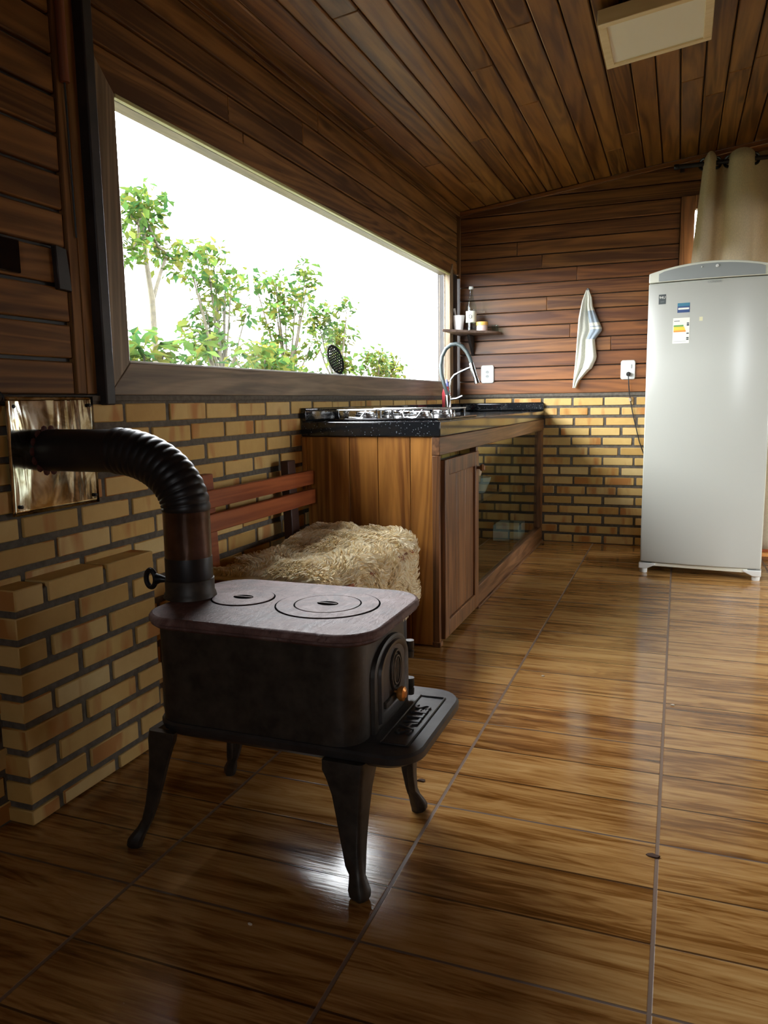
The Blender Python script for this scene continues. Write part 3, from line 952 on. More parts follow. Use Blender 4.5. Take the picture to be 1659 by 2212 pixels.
for i in range(12000):
    u, v = rs.uniform(0.0, 1.0), rs.uniform(0.0, 1.0)
    p, nrm = fleece_pt(u, v)
    ln = rs.uniform(0.014, 0.027)
    # locks lie along a local swirl direction
    ang = 6.0 * mnoise.noise(Vector((p.x * 5, p.y * 5, 3.3))) + rs.uniform(-0.7, 0.7)
    t1 = Vector((nrm.z, 0, -nrm.x)); t2 = Vector((0, 1, 0))
    tg = t1 * math.cos(ang) + t2 * math.sin(ang)
    sd = nrm.cross(tg)
    w0 = rs.uniform(0.0022, 0.0045)
    curl = rs.uniform(-1, 1)
    loops = []
    for k in range(5):
        q = k / 4
        c = p + nrm * (ln * (0.55 * math.sin(q * 1.9))) + tg * (ln * 0.85 * q) + sd * (ln * 0.30 * curl * math.sin(q * 3.0))
        w = w0 * (1 - q * 0.80) * (1.15 if k == 1 else 1)
        loops.append([c + sd * w, c + nrm * w * 0.9 + tg * (-w * 0.2), c - sd * w])
    tf.loft(loops, True, False)
tf.build('wool_locks', FLEECE, sk)['kind'] = 'stuff'

# ================================================================== CABINET
XC, YC, CT = 0.573, 2.783, 0.814
cb = thing('sink_cabinet', 'rustic pine kitchen cabinet with plank side, panel door and glass front', 'cabinet', (0.3, 3.98, 0))
m = MB()
for a, b in ((0.022, 0.205), (0.207, 0.324), (0.326, 0.456), (0.458, 0.568)):
    m.box(a, b, YC + 0.004, YC + 0.028, 0.004, CT)
m.build('side_panel', W_CAB, cb, 0.0018, 2)
MB().box(0.0025, 0.021, YC - 0.004, YC + 0.03, 0.60, CT).build('wall_batten', W_CAB, cb, 0.002, 1)
MB().box(XC - 0.030, XC + 0.002, YC, D - 0.003, 0.744, CT).build('top_rail', W_CABD, cb, 0.003, 2)
MB().box(XC - 0.028, XC - 0.001, YC - 0.001, YC + 0.022, 0.02, 0.744).build('corner_stile', W_CABZ, cb, 0.002, 1)
MB().box(XC - 0.030, XC + 0.004, YC - 0.004, YC + 0.03, 0.0, 0.022).build('foot', W_CABZ, cb, 0.003, 1)
MB().box(XC - 0.030, XC, 3.352, 3.385, 0.014, 0.744).build('middle_stile', W_CABZ, cb, 0.003, 2)
MB().box(XC - 0.030, XC, 3.385, D - 0.003, 0.012, 0.104).build('bottom_rail', W_CABD, cb, 0.003, 2)
MB().box(XC - 0.034, XC + 0.010, 3.375, D - 0.003, 0.0, 0.012).build('plinth_strip', W_CABD, cb, 0.002, 1)
MB().box(XC - 0.030, XC, 5.10, D - 0.003, 0.104, 0.744).build('end_stile', W_CABZ, cb, 0.003, 2)
MB().box(0.03, XC - 0.04, YC + 0.03, D - 0.012, 0.05, 0.07).build('bottom_board', CABIN, cb)
MB().box(0.03, 0.30, 4.0, D - 0.012, 0.33, 0.348).build('inner_shelf', W_CABD, cb)
# panel door
m = MB()
d0, d1_, z0, z1 = 2.814, 3.346, 0.024, 0.726
m.box(XC - 0.006, XC + 0.014, d0, d0 + 0.060, z0, z1).box(XC - 0.006, XC + 0.014, d1_ - 0.060, d1_, z0, z1)
m.box(XC - 0.006, XC + 0.014, d0 + 0.061, d1_ - 0.061, z0, z0 + 0.065).box(XC - 0.006, XC + 0.014, d0 + 0.061, d1_ - 0.061, z1 - 0.062, z1)
dd = m.build('door', W_CABZ, cb, 0.003, 2)
m = MB()
w_ = (d1_ - d0 - 0.122) / 3
for k in range(3):
    m.box(XC - 0.004, XC + 0.004, d0 + 0.061 + k * w_ + 0.001, d0 + 0.061 + (k + 1) * w_ - 0.001, z0 + 0.065, z1 - 0.062)
m.build('door_panel', W_CABZ, dd, 0.003, 2)
MB().lathe([(0.006, 0.586), (0.007, 0.598), (0.014, 0.604), (0.016, 0.612), (0.011, 0.620)], (0, d1_ - 0.032, 0.655), 'x', 18).build('door_knob', W_CABZ, dd)
# sliding glass doors
for k, (a, b, xx) in enumerate(((3.385, 4.27, XC - 0.012), (4.22, 5.10, XC - 0.022))):
    gp = MB().box(xx - 0.006, xx, a, b, 0.104, 0.744).build('glass_door', CABGLASS, cb)
    if k == 0:
        MB().box(xx - 0.008, xx + 0.004, a, a + 0.012, 0.67, 0.744).build('lock_bracket', STEEL, gp, 0.001, 1)
        MB().lathe([(0.010, 0.0), (0.014, 0.012), (0.014, 0.036), (0.008, 0.040)], (xx + 0.012, a + 0.010, 0.612), 'z', 12).build('padlock', plain('padlock_tan', (0.50, 0.40, 0.28), 0.4), gp)
        MB().torus((xx + 0.010, a + 0.010, 0.662), 0.012, 0.0025, (0, 1, 0), (0, 0, 1.4)).build('padlock_shackle', STEEL, gp)
        MB().box(xx, xx + 0.008, a + 0.004, a + 0.045, 0.475, 0.485).build('finger_pull', STEEL, gp, 0.001, 1)
# contents
bw = MB().lathe([(0.035, 0.3485), (0.040, 0.352), (0.075, 0.43), (0.078, 0.45), (0.074, 0.45), (0.036, 0.358)], (0.20, 4.93, 0), n=28)  # added bowl stands in for a pale shape in the glass
tag(bw.build('bowl', CUPW), 'white bowl added on the inner shelf for a pale shape in the cabinet glass', 'bowl')
bx = MB().box(0.34, 0.50, 4.72, 4.95, 0.0705, 0.17)
tag(bx.build('box', WHITEP, None, 0.004, 2), 'white box on the cabinet floor behind the glass doors', 'box')

# countertop
ct = thing('countertop', 'black speckled granite countertop with low backsplash', 'countertop', (0.3, 3.98, CT))
MB().box(0.004, XC + 0.006, YC - 0.006, D - 0.002, CT + 0.001, CT + 0.058).build('slab', GRANITE, ct, 0.004, 3)
MB().box(0.004, 0.024, YC - 0.004, D - 0.002, CT + 0.0585, 0.927).build('backsplash', GRANITE, ct, 0.003, 2)
MB().box(0.0245, XC + 0.004, D - 0.022, D - 0.002, CT + 0.0585, 0.927).build('backsplash', GRANITE, ct, 0.010, 3)
TOPZ = CT + 0.058

# cooktop
ck = thing('gas_cooktop', 'black glass gas cooktop with chrome pan grates set on the counter', 'cooktop', (0.30, 3.23, TOPZ))
MB().box(0.055, 0.525, 2.925, 3.555, TOPZ + 0.0005, TOPZ + 0.008).build('glass_top', BGLASS, ck, 0.002, 2)
burn = [(0.17, 3.05, 0.042), (0.17, 3.36, 0.036), (0.41, 3.05, 0.048), (0.41, 3.36, 0.042), (0.29, 3.205, 0.052)]
for bx_, by_, br in burn:
    z = TOPZ + 0.008
    b_ = MB().lathe([(br * 1.25, z), (br * 1.22, z + 0.006), (br, z + 0.008), (br, z + 0.014), (br * 1.05, z + 0.016)], (bx_, by_, 0), n=28).build('burner', STEEL, ck)
    MB().lathe([(br * 0.92, z + 0.0162), (br * 0.9, z + 0.024), (br * 0.6, z + 0.027)], (bx_, by_, 0), n=28).build('burner_cap', CHROME, b_)
gz = TOPZ + 0.043
for x0, x1 in ((0.085, 0.255), (0.325, 0.495)):
    m = MB()
    cr = 0.0030
    m.tube([(x0, 2.95, gz), (x0, 3.465, gz)], cr, 8).tube([(x1, 2.95, gz), (x1, 3.465, gz)], cr, 8)
    for yy in (2.95, 3.05, 3.36, 3.465):
        m.tube([(x0, yy, gz), (x1, yy, gz)], cr, 8)
    for yy in (2.96, 3.20, 3.45):
        for xx in (x0, x1):
            m.tube([(xx, yy, gz), (xx, yy, gz - 0.02), (xx, yy + 0.006, gz - 0.034)], cr, 8)
    # hanging loop feet on the near end
    xm = (x0 + x1) / 2
    m.tube([(xm - 0.03, 2.95, gz), (xm - 0.036, 2.945, gz - 0.012), (xm - 0.030, 2.942, gz - 0.030), (xm + 0.02, 2.942, gz - 0.033), (xm + 0.045, 2.95, gz)], cr * 0.9, 8)
    m.build('pan_grate', CHROME, ck)
m = MB()
m.tube([(0.265, 2.97, gz), (0.265, 3.44, gz)], 0.004, 8).tube([(0.315, 2.97, gz), (0.315, 3.44, gz)], 0.004, 8)
for yy in (2.97, 3.16, 3.25, 3.44):
    m.tube([(0.265, yy, gz), (0.315, yy, gz)], 0.004, 8)
for yy in (2.98, 3.43):
    m.tube([(0.265, yy, gz), (0.265, yy, TOPZ + 0.009)], 0.004, 8).tube([(0.315, yy, gz), (0.315, yy, TOPZ + 0.009)], 0.004, 8)
m.build('pan_grate', CHROME, ck)
for k in range(5):
    MB().lathe([(0.016, TOPZ + 0.008), (0.016, TOPZ + 0.012), (0.013, TOPZ + 0.014), (0.012, TOPZ + 0.030), (0.009, TOPZ + 0.033)], (0.17 + k * 0.062, 3.515, 0), n=18).build('control_knob', STEEL, ck)

# faucet
FXx, FYy = 0.150, 4.38
fa = thing('kitchen_faucet', 'kitchen faucet with dark arched hose and chrome arm behind the cooktop', 'faucet', (FXx, FYy, TOPZ))
MB().lathe([(0.026, TOPZ + 0.0005), (0.024, TOPZ + 0.012), (0.018, TOPZ + 0.018), (0.018, TOPZ + 0.10), (0.014, TOPZ + 0.105)], (FXx, FYy, 0), n=24).build('base', CHROME, fa)
hp = []
for x_, z_ in ((0.147, 0.975), (0.125, 1.045), (0.110, 1.10), (0.107, 1.15), (0.115, 1.20), (0.138, 1.242), (0.168, 1.264), (0.200, 1.268), (0.232, 1.253), (0.258, 1.225), (0.277, 1.19), (0.289, 1.155)):
    hp.append((x_, FYy, z_))
MB().tube(hp, 0.011, 12).build('hose', HOSE, fa)
MB().tube([(0.288, FYy, 1.158), (0.296, FYy, 1.128), (0.312, FYy, 1.08), (0.323, FYy, 1.043)], [0.013, 0.015, 0.013, 0.017], 14).build('spray_head', CHROME, fa)
MB().tube([(0.158, FYy, 0.965), (0.160, FYy, 1.03), (0.168, FYy, 1.068), (0.188, FYy, 1.092), (0.225, FYy, 1.110), (0.262, FYy, 1.125), (0.294, FYy, 1.136)], 0.0055, 10).build('support_arm', CHROME, fa)
MB().tube([(FXx + 0.016, FYy, 0.955), (FXx + 0.05, FYy, 0.957), (FXx + 0.085, FYy, 0.972)], [0.007, 0.006, 0.005], 10).build('lever', CHROME, fa)
# dish soap
so = MB().lathe([(0.024, TOPZ + 0.001), (0.027, TOPZ + 0.012), (0.027, TOPZ + 0.120), (0.020, TOPZ + 0.142), (0.011, TOPZ + 0.158)], (0.100, 4.52, 0), n=24).build('soap_bottle', SOAP)
tag(so, 'small red dish soap bottle with blue cap beside the faucet', 'soap bottle')
MB().lathe([(0.013, TOPZ + 0.1582), (0.013, TOPZ + 0.178), (0.007, TOPZ + 0.184), (0.006, TOPZ + 0.198), (0.003, TOPZ + 0.200)], (0.100, 4.52, 0), n=18).build('cap', SOAPB, so)

# skimmer standing on the sill
sm = thing('skimmer', 'dark perforated skimmer standing on the window sill', 'skimmer', (-0.02, 3.20, WZ0))
C = Vector((-0.030, 3.205, 1.137)); nrm = Vector((0.95, -0.20, 0.22)).normalized()
ay = Vector((0.0, 0.0, 1.0)); A2 = (ay - nrm * ay.dot(nrm)).normalized(); A1 = A2.cross(nrm).normalized()
rot = Matrix.Rotation(0.30, 3, nrm); A1 = rot @ A1; A2 = rot @ A2
RA, RB = 0.056, 0.066
bm = bmesh.new()
hole = []
for i in range(-4, 5):
    for j in range(-5, 6):
        px, py = (i + 0.5 * (j % 2)) * 0.0125, j * 0.0108
        if (px / (RA - 0.011)) ** 2 + (py / (RB - 0.011)) ** 2 < 1: hole.append((px, py))
# perforated disc as a grid of cells with the hole cells left open
GN = 72
cells = {}
vs = {}
def gv(i, j):
    if (i, j) not in vs:
        a = (i / GN * 2 - 1) * RA; b = (j / GN * 2 - 1) * RB
        # map square to ellipse radially
        u_, v_ = i / GN * 2 - 1, j / GN * 2 - 1
        a = RA * u_ * math.sqrt(max(0, 1 - v_ * v_ / 2)); b = RB * v_ * math.sqrt(max(0, 1 - u_ * u_ / 2))
        q = C + A1 * a + A2 * b - nrm * (0.010 * (1 - (a / RA) ** 2 - (b / RB) ** 2))
        vs[(i, j)] = (bm.verts.new(q), a, b)
    return vs[(i, j)]
for i in range(GN):
    for j in range(GN):
        qs = [gv(i, j), gv(i + 1, j), gv(i + 1, j + 1), gv(i, j + 1)]
        a = sum(q[1] for q in qs) / 4; b = sum(q[2] for q in qs) / 4
        if any((a - hx_) ** 2 + (b - hy_) ** 2 < 0.0034 ** 2 for hx_, hy_ in hole): continue
        bm.faces.new([q[0] for q in qs])
me = bpy.data.meshes.new('blade'); bm.to_mesh(me); bm.free(); me.materials.append(BLACKP)
bl = bpy.data.objects.new('blade', me); COL.objects.link(bl); bl.parent = sm; bl.location = -sm.location
md = bl.modifiers.new('solid', 'SOLIDIFY'); md.thickness = 0.002
e0 = C - A2 * RB
MB().tube([e0 + A2 * 0.004, e0 - A2 * 0.004 - Vector((0.010, 0, 0)), Vector((-0.060, e0.y + 0.01, WZ0 + 0.006)), Vector((-0.072, e0.y + 0.16, WZ0 + 0.006))], [0.008, 0.007, 0.006, 0.006], 10).build('handle', BLACKP, sm)

# ================================================================== CORNER SHELF + ITEMS
SZ = 1.390
loop = [(0.004, 4.76, 0), (0.02, 4.775, 0), (0.13, 4.92, 0), (0.23, 5.02, 0), (0.285, 5.09, 0), (0.285, D - 0.001, 0), (0.006, D - 0.001, 0)]
m = MB().hexa([(a, b, SZ - 0.016) for a, b, _ in loop], [(a, b, SZ) for a, b, _ in loop])
sh = m.build('corner_shelf', W_SHELF, None, 0.003, 2)
tag(sh, 'small wooden corner shelf on the back wall holding a bottle and cups', 'shelf')
m = MB().hexa([(0.085, D - 0.001, SZ - 0.017), (0.085, D - 0.13, SZ - 0.017), (0.085, D - 0.11, SZ - 0.04), (0.085, D - 0.001, SZ - 0.15)],
              [(0.105, D - 0.001, SZ - 0.017), (0.105, D - 0.13, SZ - 0.017), (0.105, D - 0.11, SZ - 0.04), (0.105, D - 0.001, SZ - 0.15)])
m.build('bracket', W_DARK, sh, 0.002, 1)
bt = MB().lathe([(0.030, 0.0005), (0.034, 0.004), (0.034, 0.05), (0.033, 0.12), (0.036, 0.145), (0.033, 0.165), (0.020, 0.20), (0.013, 0.235), (0.012, 0.268)], (0.115, 5.05, SZ), n=28).build('glass_bottle', CLEAR)
tag(bt, 'tall clear glass bottle with white label on the corner shelf', 'bottle')
MB().lathe([(0.0135, 0.2682), (0.0155, 0.272), (0.0155, 0.284), (0.012, 0.287)], (0.115, 5.05, SZ), n=20).build('cap', plain('cap_grey', (0.5, 0.52, 0.5), 0.4), bt)
lb = MB().lathe([(0.0345, 0.058), (0.0346, 0.060), (0.0346, 0.128), (0.0345, 0.130)], (0.115, 5.05, SZ), n=28, cap=False).build('label', PAPER, bt)
m = MB().torus((0.118, 5.05 - 0.0352, SZ + 0.094), 0.009, 0.0016, (1, 0, 0), (0, 0, 1.3), 20, 6)
m.build('label_mark', INK, lb)
cu_ = MB().lathe([(0.026, 0.0005), (0.028, 0.004), (0.040, 0.10), (0.041, 0.104), (0.038, 0.104), (0.025, 0.008)], (0.036, 5.03, SZ), n=28).build('tumbler', CUPW)
tag(cu_, 'white tumbler at the window end of the corner shelf', 'cup')
sp_ = MB().tube([(0.030, 5.03, SZ + 0.02), (0.018, 5.03, SZ + 0.10), (0.004, 5.03, SZ + 0.15)], [0.004, 0.005, 0.011], 8).build('spoon', WHITEP)
tag(sp_, 'white spoon standing in the white tumbler', 'spoon')
jr = MB().lathe([(0.034, 0.0005), (0.036, 0.004), (0.036, 0.034), (0.034, 0.038)], (0.186, 5.06, SZ), n=28).build('jar', JARC)
tag(jr, 'short jar with yellow lid beside the bottle on the shelf', 'jar')
MB().lathe([(0.038, 0.0382), (0.038, 0.058), (0.036, 0.060)], (0.186, 5.06, SZ), n=28).build('lid', LIDY, jr)
gl_ = MB().lathe([(0.020, 0.0005), (0.022, 0.003), (0.025, 0.042), (0.023, 0.042), (0.019, 0.006)], (0.258, 5.12, SZ), n=24).build('shot_glass', CLEAR)
tag(gl_, 'small clear glass at the right end of the corner shelf', 'glass')

# ================================================================== BACK WALL THINGS
def outlet_plate(name, x0, z0, label, parts):
    o = thing(name, label, 'wall outlet', (x0, D, z0))
    m = MB()
    w, h = 0.044, 0.060
    def lp(s, y):
        pts = []
        for cx_, cz_, a0 in ((w - 0.014, h - 0.014, 0), (-w + 0.014, h - 0.014, PI / 2), (-w + 0.014, -h + 0.014, PI), (w - 0.014, -h + 0.014, 1.5 * PI)):
            for i in range(6):
                a = a0 + PI / 2 * i / 5
                pts.append(Vector((x0 + (cx_ + 0.014 * math.cos(a)) * s, y, z0 + (cz_ + 0.014 * math.sin(a)) * s)))
        return pts
    m.loft([lp(1, D + 0.001), lp(1, D - 0.006), lp(0.94, D - 0.010)], False)
    m.build('face_plate', WHITEP, o)
    return o
o1 = outlet_plate('wall_outlet', 0.196, 1.117, 'white double wall outlet beside the faucet', 0)
for dz in (0.014, -0.014):
    m = MB().lathe([(0.013, 0), (0.013, 0.0012)], (0.196, D - 0.0115, 1.117 + dz), 'y', 6)
    s_ = m.build('socket', GREYP, o1)
    mm = MB()
    for dx in (-0.006, 0, 0.006): mm.lathe([(0.002, 0), (0.002, 0.0008)], (0.196 + dx, D - 0.0124, 1.117 + dz + (0.002 if dx == 0 else 0)), 'y', 8)
    mm.build('pin_hole', INK, s_)
o2 = outlet_plate('wall_outlet', 1.096, 1.122, 'white wall outlet with black plug beside the refrigerator', 0)
MB().box(1.114, 1.119, D - 0.0125, D - 0.0095, 1.130, 1.155).build('switch', GREYP, o2)
pg = thing('power_cord', 'black plug and cord hanging from the outlet down behind the refrigerator', 'power cord', (1.105, D - 0.012, 1.09))
MB().lathe([(0.013, 0.0), (0.014, -0.008), (0.012, -0.022), (0.007, -0.026)], (1.100, D - 0.0108, 1.095), 'y', 16).build('plug', RUBBER, pg)
cpts = [(1.100, D - 0.030, 1.090), (1.102, D - 0.034, 1.070), (1.104, D - 0.026, 1.03), (1.110, D - 0.016, 0.97), (1.116, D - 0.010, 0.935), (1.118, D - 0.010, 0.92), (1.135, D - 0.012, 0.84), (1.158, D - 0.014, 0.75), (1.178, D - 0.014, 0.67), (1.22, D - 0.014, 0.56), (1.30, D - 0.016, 0.40), (1.36, D - 0.02, 0.25)]
MB().tube(cpts, 0.0034, 8).build('cord', RUBBER, pg)
MB().tube([(1.112, D - 0.010, 0.946), (1.119, D - 0.010, 0.928)], 0.009, 8).build('tape_wrap', plain('tape', (0.35, 0.28, 0.2), 0.6), pg)

# towel on its hook
hk = MB().lathe([(0.010, 0.0), (0.010, -0.004), (0.004, -0.006), (0.004, -0.030), (0.007, -0.034)], (0.840, D + 0.001, 1.626), 'y', 14).build('wall_hook', STEEL)
tag(hk, 'small metal wall hook holding up the kitchen towel', 'hook')
def lerp_tab(tab, z):
    for (z0, a), (z1, b) in zip(tab, tab[1:]):
        if z0 >= z >= z1:
            t_ = (z0 - z) / (z0 - z1 + 1e-9); return a + (b - a) * t_
    return tab[-1][1]
Lt = [(1.622, 0.833), (1.56, 0.812), (1.45, 0.792), (1.30, 0.783), (1.15, 0.772), (1.06, 0.765), (1.015, 0.762)]
Rt = [(1.622, 0.846), (1.575, 0.864), (1.52, 0.872), (1.45, 0.902), (1.385, 0.930), (1.370, 0.930), (1.315, 0.888), (1.25, 0.896), (1.21, 0.902), (1.19, 0.898), (1.135, 0.872), (1.13, 0.862), (1.065, 0.800), (1.04, 0.786), (1.015, 0.778)]
tw = MB()
NZ, NX = 90, 30
def tpt(u, v):
    z = 1.622 - v * (1.622 - 1.015)
    a, b = lerp_tab(Lt, z), lerp_tab(Rt, z)
    k = min(1, v * 5)
    fold = 0.016 * math.sin(u * 9.5 + 0.6) + 0.008 * math.sin(u * 21 + v * 3)
    return (a + (b - a) * u, D - 0.030 - fold * k * (1 - 0.4 * v), z)
vs_ = [tpt(i / NX, j / NZ) for j in range(NZ + 1) for i in range(NX + 1)]
for j in range(NZ):
    for i in range(NX):
        u, z = (i + 0.5) / NX, vs_[j * (NX + 1)][2]
        band = u > 0.52 and (1.42 < z < 1.50 or 1.395 < z < 1.402 or 1.32 < z < 1.385)
        tw.mi.append(1 if band else 0); tw.sm.append(True)
        tw.f.append([j * (NX + 1) + i, j * (NX + 1) + i + 1, (j + 1) * (NX + 1) + i + 1, (j + 1) * (NX + 1) + i])
tw.v = vs_
two = tw.build('kitchen_towel', [TOWEL, TOWELB])
md = two.modifiers.new('solid', 'SOLIDIFY'); md.thickness = 0.006; md.offset = 0
tag(two, 'white kitchen towel with blue-grey bands hanging on the plank wall', 'towel')

# ================================================================== FRIDGE
fr = thing('refrigerator', 'tall white single-door refrigerator in front of the curtain', 'refrigerator', (1.235, 4.385, 0))
fr.rotation_euler = (0, 0, math.atan2(-0.050, 0.593))
FWD = 0.595
def fbuild(mb, name, mats, parent, bevel=0, seg=2):
    o = mb.build(name, mats, None, bevel, seg)
    o.parent = parent
    return o
def front(u): return -0.022 * (1 - (2 * u - 1) ** 2)       # bowed front
fbuild(MB().box(0.004, FWD - 0.004, 0.055, 0.58, 0.06, 1.560), 'body', FRIDGE, fr, 0.01, 3)
n = 24
loops = []
for z in (0.062, 1.532):
    lp = [Vector((FWD * i / n, front(i / n), z)) for i in range(n + 1)] + [Vector((FWD, 0.05, z)), Vector((0, 0.05, z))]
    loops.append(lp)
dr_ = fbuild(MB().hexa(loops[0], loops[1]), 'door', FRIDGE, fr, 0.006, 3)
m = MB().box(FWD - 0.003, FWD + 0.0022, 0.003, 0.05, 0.07, 1.53)
fbuild(m, 'door_edge', FRIDGE_EDGE, dr_)
# top panel with curved top
lp0, lp1 = [], []
vv, ff = [], []
def ztop(u): return 1.583 + 0.040 * (1 - (2 * u - 1) ** 2)
for i in range(n + 1):
    u = i / n
    vv += [(FWD * u, front(u) - 0.001, 1.536), (FWD * u, front(u) + 0.004, ztop(u)), (FWD * u, 0.12, ztop(u) - 0.004), (FWD * u, 0.12, 1.536)]
for i in range(n):
    for k in range(4):
        a = i * 4 + k; b = i * 4 + (k + 1) % 4
        ff.append((a, b, b + 4, a + 4))
ff += [(0, 1, 2, 3), (n * 4 + 3, n * 4 + 2, n * 4 + 1, n * 4)]
tp = fbuild(MB().add(vv, ff), 'top_panel', FRIDGE_EDGE, fr, 0.004, 2)
vv, ff = [], []
i0, i1 = 2, 22
for i in range(i0, i1 + 1):
    u = i / n
    vv += [(FWD * u, front(u) - 0.004, 1.540), (FWD * u, front(u) - 0.002, ztop(u) - 0.012 - (0.006 if i in (i0, i1) else 0)), (FWD * u, front(u) + 0.01, ztop(u) - 0.012), (FWD * u, front(u) + 0.01, 1.540)]
k_ = i1 - i0
for i in range(k_):
    for k in range(4):
        a = i * 4 + k; b = i * 4 + (k + 1) % 4
        ff.append((a, b, b + 4, a + 4))
ff += [(0, 1, 2, 3), (k_ * 4 + 3, k_ * 4 + 2, k_ * 4 + 1, k_ * 4)]
hb = fbuild(MB().add(vv, ff), 'handle_strip', GREYP, tp)
for u, r_ in ((0.43, 0.004), (0.55, 0.008)):
    fbuild(MB().lathe([(r_, 0), (r_, -0.004), (r_ * 0.6, -0.006)], (FWD * u, front(u) - 0.002, ztop(u) - 0.028), 'y', 14), 'button', WHITEP, tp)
fbuild(MB().box(0.02, FWD - 0.02, 0.02, 0.30, 0.036, 0.060), 'plinth', GREYP, fr)
fbuild(MB().box(0.06, FWD - 0.06, -0.004, 0.02, 0.040, 0.060), 'bottom_trim', FRIDGE_EDGE, fr, 0.003, 1)
for x0, x1, xs in ((-0.006, 0.082, -0.006), (FWD - 0.085, FWD + 0.004, FWD + 0.004)):
    sgn = 1 if xs < 0.1 else -1
    pr = [(xs, 0.024), (xs, 0.056), (xs + sgn * 0.086, 0.056), (xs + sgn * 0.086, 0.046), (xs + sgn * 0.040, 0.024)]
    ft = fbuild(MB().hexa([(a, -0.010, b) for a, b in pr], [(a, 0.07, b) for a, b in pr]), 'foot', WHITEP, fr, 0.004, 2)
    fbuild(MB().lathe([(0.019, 0.0), (0.020, 0.004), (0.020, 0.022), (0.016, 0.024)], (xs + sgn * 0.024, 0.02, 0), n=20), 'foot_pad', WHITEP, ft)
for x0 in (0.03, FWD - 0.07):
    fbuild(MB().box(x0, x0 + 0.04, 0.50, 0.56, 0.0, 0.06), 'rear_foot', GREYP, fr)

def sticker(name, u0, u1, z0, z1, mat, parent, off=0.0008, slant=0.0):
    vv = []
    k = 6
    for i in range(k + 1):
        u = u0 + (u1 - u0) * i / k
        s = slant * (1 if i > 0 else 0)
        vv += [(FWD * u, front(u) - off, z0), (FWD * u, front(u) - off, z1), (FWD * u, front(u) + 0.002, z1), (FWD * u, front(u) + 0.002, z0)]
    ff = []
    for i in range(k):
        for q in range(4):
            a = i * 4 + q; b = i * 4 + (q + 1) % 4
            ff.append((a, b, b + 4, a + 4))
    ff += [(0, 1, 2, 3), (k * 4 + 3, k * 4 + 2, k * 4 + 1, k * 4)]
    return fbuild(MB().add(vv, ff), name, mat, parent)
def ftext(name, body, size, u, z, mat, parent, off=0.0012):
    o = text(name, body, size, (0, 0, 0), (1, 0, 0), (0, 0, 1), mat, None, 0.0003)
    o.parent = parent
    o.location = (FWD * u, front(u) - off, z)
    o.rotation_euler = (0, 0, math.atan(-0.022 * -4 * (2 * u - 1) / FWD))
    return o
ftext('badge_text', 'CONSUL', 0.017, 0.535, 1.519, GREYP, dr_)
s1 = sticker('sticker', 0.088, 0.148, 1.425, 1.474, INK, dr_)
ftext('sticker_text', '94U', 0.018, 0.118, 1.458, PAPER, s1, 0.0018)
ftext('sticker_text', '----', 0.014, 0.118, 1.438, GREYP, s1, 0.0018)
s2 = sticker('sticker', 0.246, 0.345, 1.376, 1.424, NAVY, dr_)
sticker('print_band', 0.246, 0.345, 1.408, 1.424, TEAL, s2, 0.0012)
sticker('print_band', 0.252, 0.340, 1.391, 1.400, PAPER, s2, 0.0012)
s3 = sticker('energy_label', 0.214, 0.350, 1.222, 1.350, PAPER, dr_)
sticker('colour_bar', 0.220, 0.300, 1.306, 1.314, GRN, s3, 0.0014)
sticker('colour_bar', 0.220, 0.308, 1.297, 1.3055, YEL, s3, 0.0014)
sticker('colour_bar', 0.220, 0.313, 1.288, 1.2965, YEL, s3, 0.0014)
sticker('colour_bar', 0.220, 0.319, 1.279, 1.2875, ORG, s3, 0.0014)
for z_ in (1.319, 1.309, 1.268, 1.246, 1.238):
    sticker('print_mark', 0.326, 0.345, z_, z_ + (0.006 if z_ != 1.309 else 0.008), INK, s3, 0.0014)
sticker('print_mark', 0.222, 0.268, 1.333, 1.336, INK, s3, 0.0014)
sticker('print_mark', 0.222, 0.325, 1.231, 1.233, GREYP, s3, 0.0014)
sticker('tape_residue', 0.425, 0.452, 1.330, 1.350, plain('residue', (0.60, 0.58, 0.36), 0.5), dr_, 0.0005)

# ================================================================== CURTAIN
cz = 2.285
cr_y = D - 0.085
rod = thing('curtain_rod', 'black metal curtain rod fixed above the back doorway', 'curtain rod', (2.1, cr_y, cz))
MB().tube([(1.352, cr_y, cz), (3.0, cr_y, cz)], 0.0125, 16).build('rod', BLACKM, rod)
MB().lathe([(0.0135, 0), (0.016, 0.004), (0.016, 0.026), (0.012, 0.03)], (1.326, cr_y, cz), 'x', 16).build('finial', BLACKM, rod)
for xx in (1.372, 2.95):
    MB().box(xx - 0.012, xx + 0.012, cr_y - 0.006, D + 0.001, cz - 0.010, cz - 0.0125 + 0.0).build('bracket', BLACKM, rod)
cu = MB()
X0, X1 = 1.490, 2.86
per = 0.150
BRK = [1.490, 1.556, 1.622, 1.757, 1.885, 2.015] + [2.145 + 0.13 * i for i in range(8)]
def cphase(x_):
    for i in range(len(BRK) - 1):
        if x_ <= BRK[i + 1]:
            return -PI / 2 + PI * (i + (x_ - BRK[i]) / (BRK[i + 1] - BRK[i]))
    return 0.0
def cpt(u, v):
    z = 2.325 - v * (2.325 - 0.042)
    xq = X0 + u * (X1 - X0)
    ph = cphase(xq)
    tw_ = 0.010 * math.sin(3 * v + 7 * u) * v
    # folds lean outwards on the left edge lower down
    lean = -0.075 * min(1, v * 2.6) * max(0, 1 - u * 7)
    x_ = X0 + u * (X1 - X0) + 0.016 * math.sin(2 * ph) * min(1, u * 9) + lean + tw_
    topw = 0.012 * math.cos(2 * ph) * max(0, 1 - v * 25)
    return (x_, cr_y - 0.056 * math.cos(ph) * (1 - 0.15 * v), z + topw)
cu.grid(cpt, 260, 40)
cuo = cu.build('curtain', CURTAIN)
md = cuo.modifiers.new('solid', 'SOLIDIFY'); md.thickness = 0.003; md.offset = 0
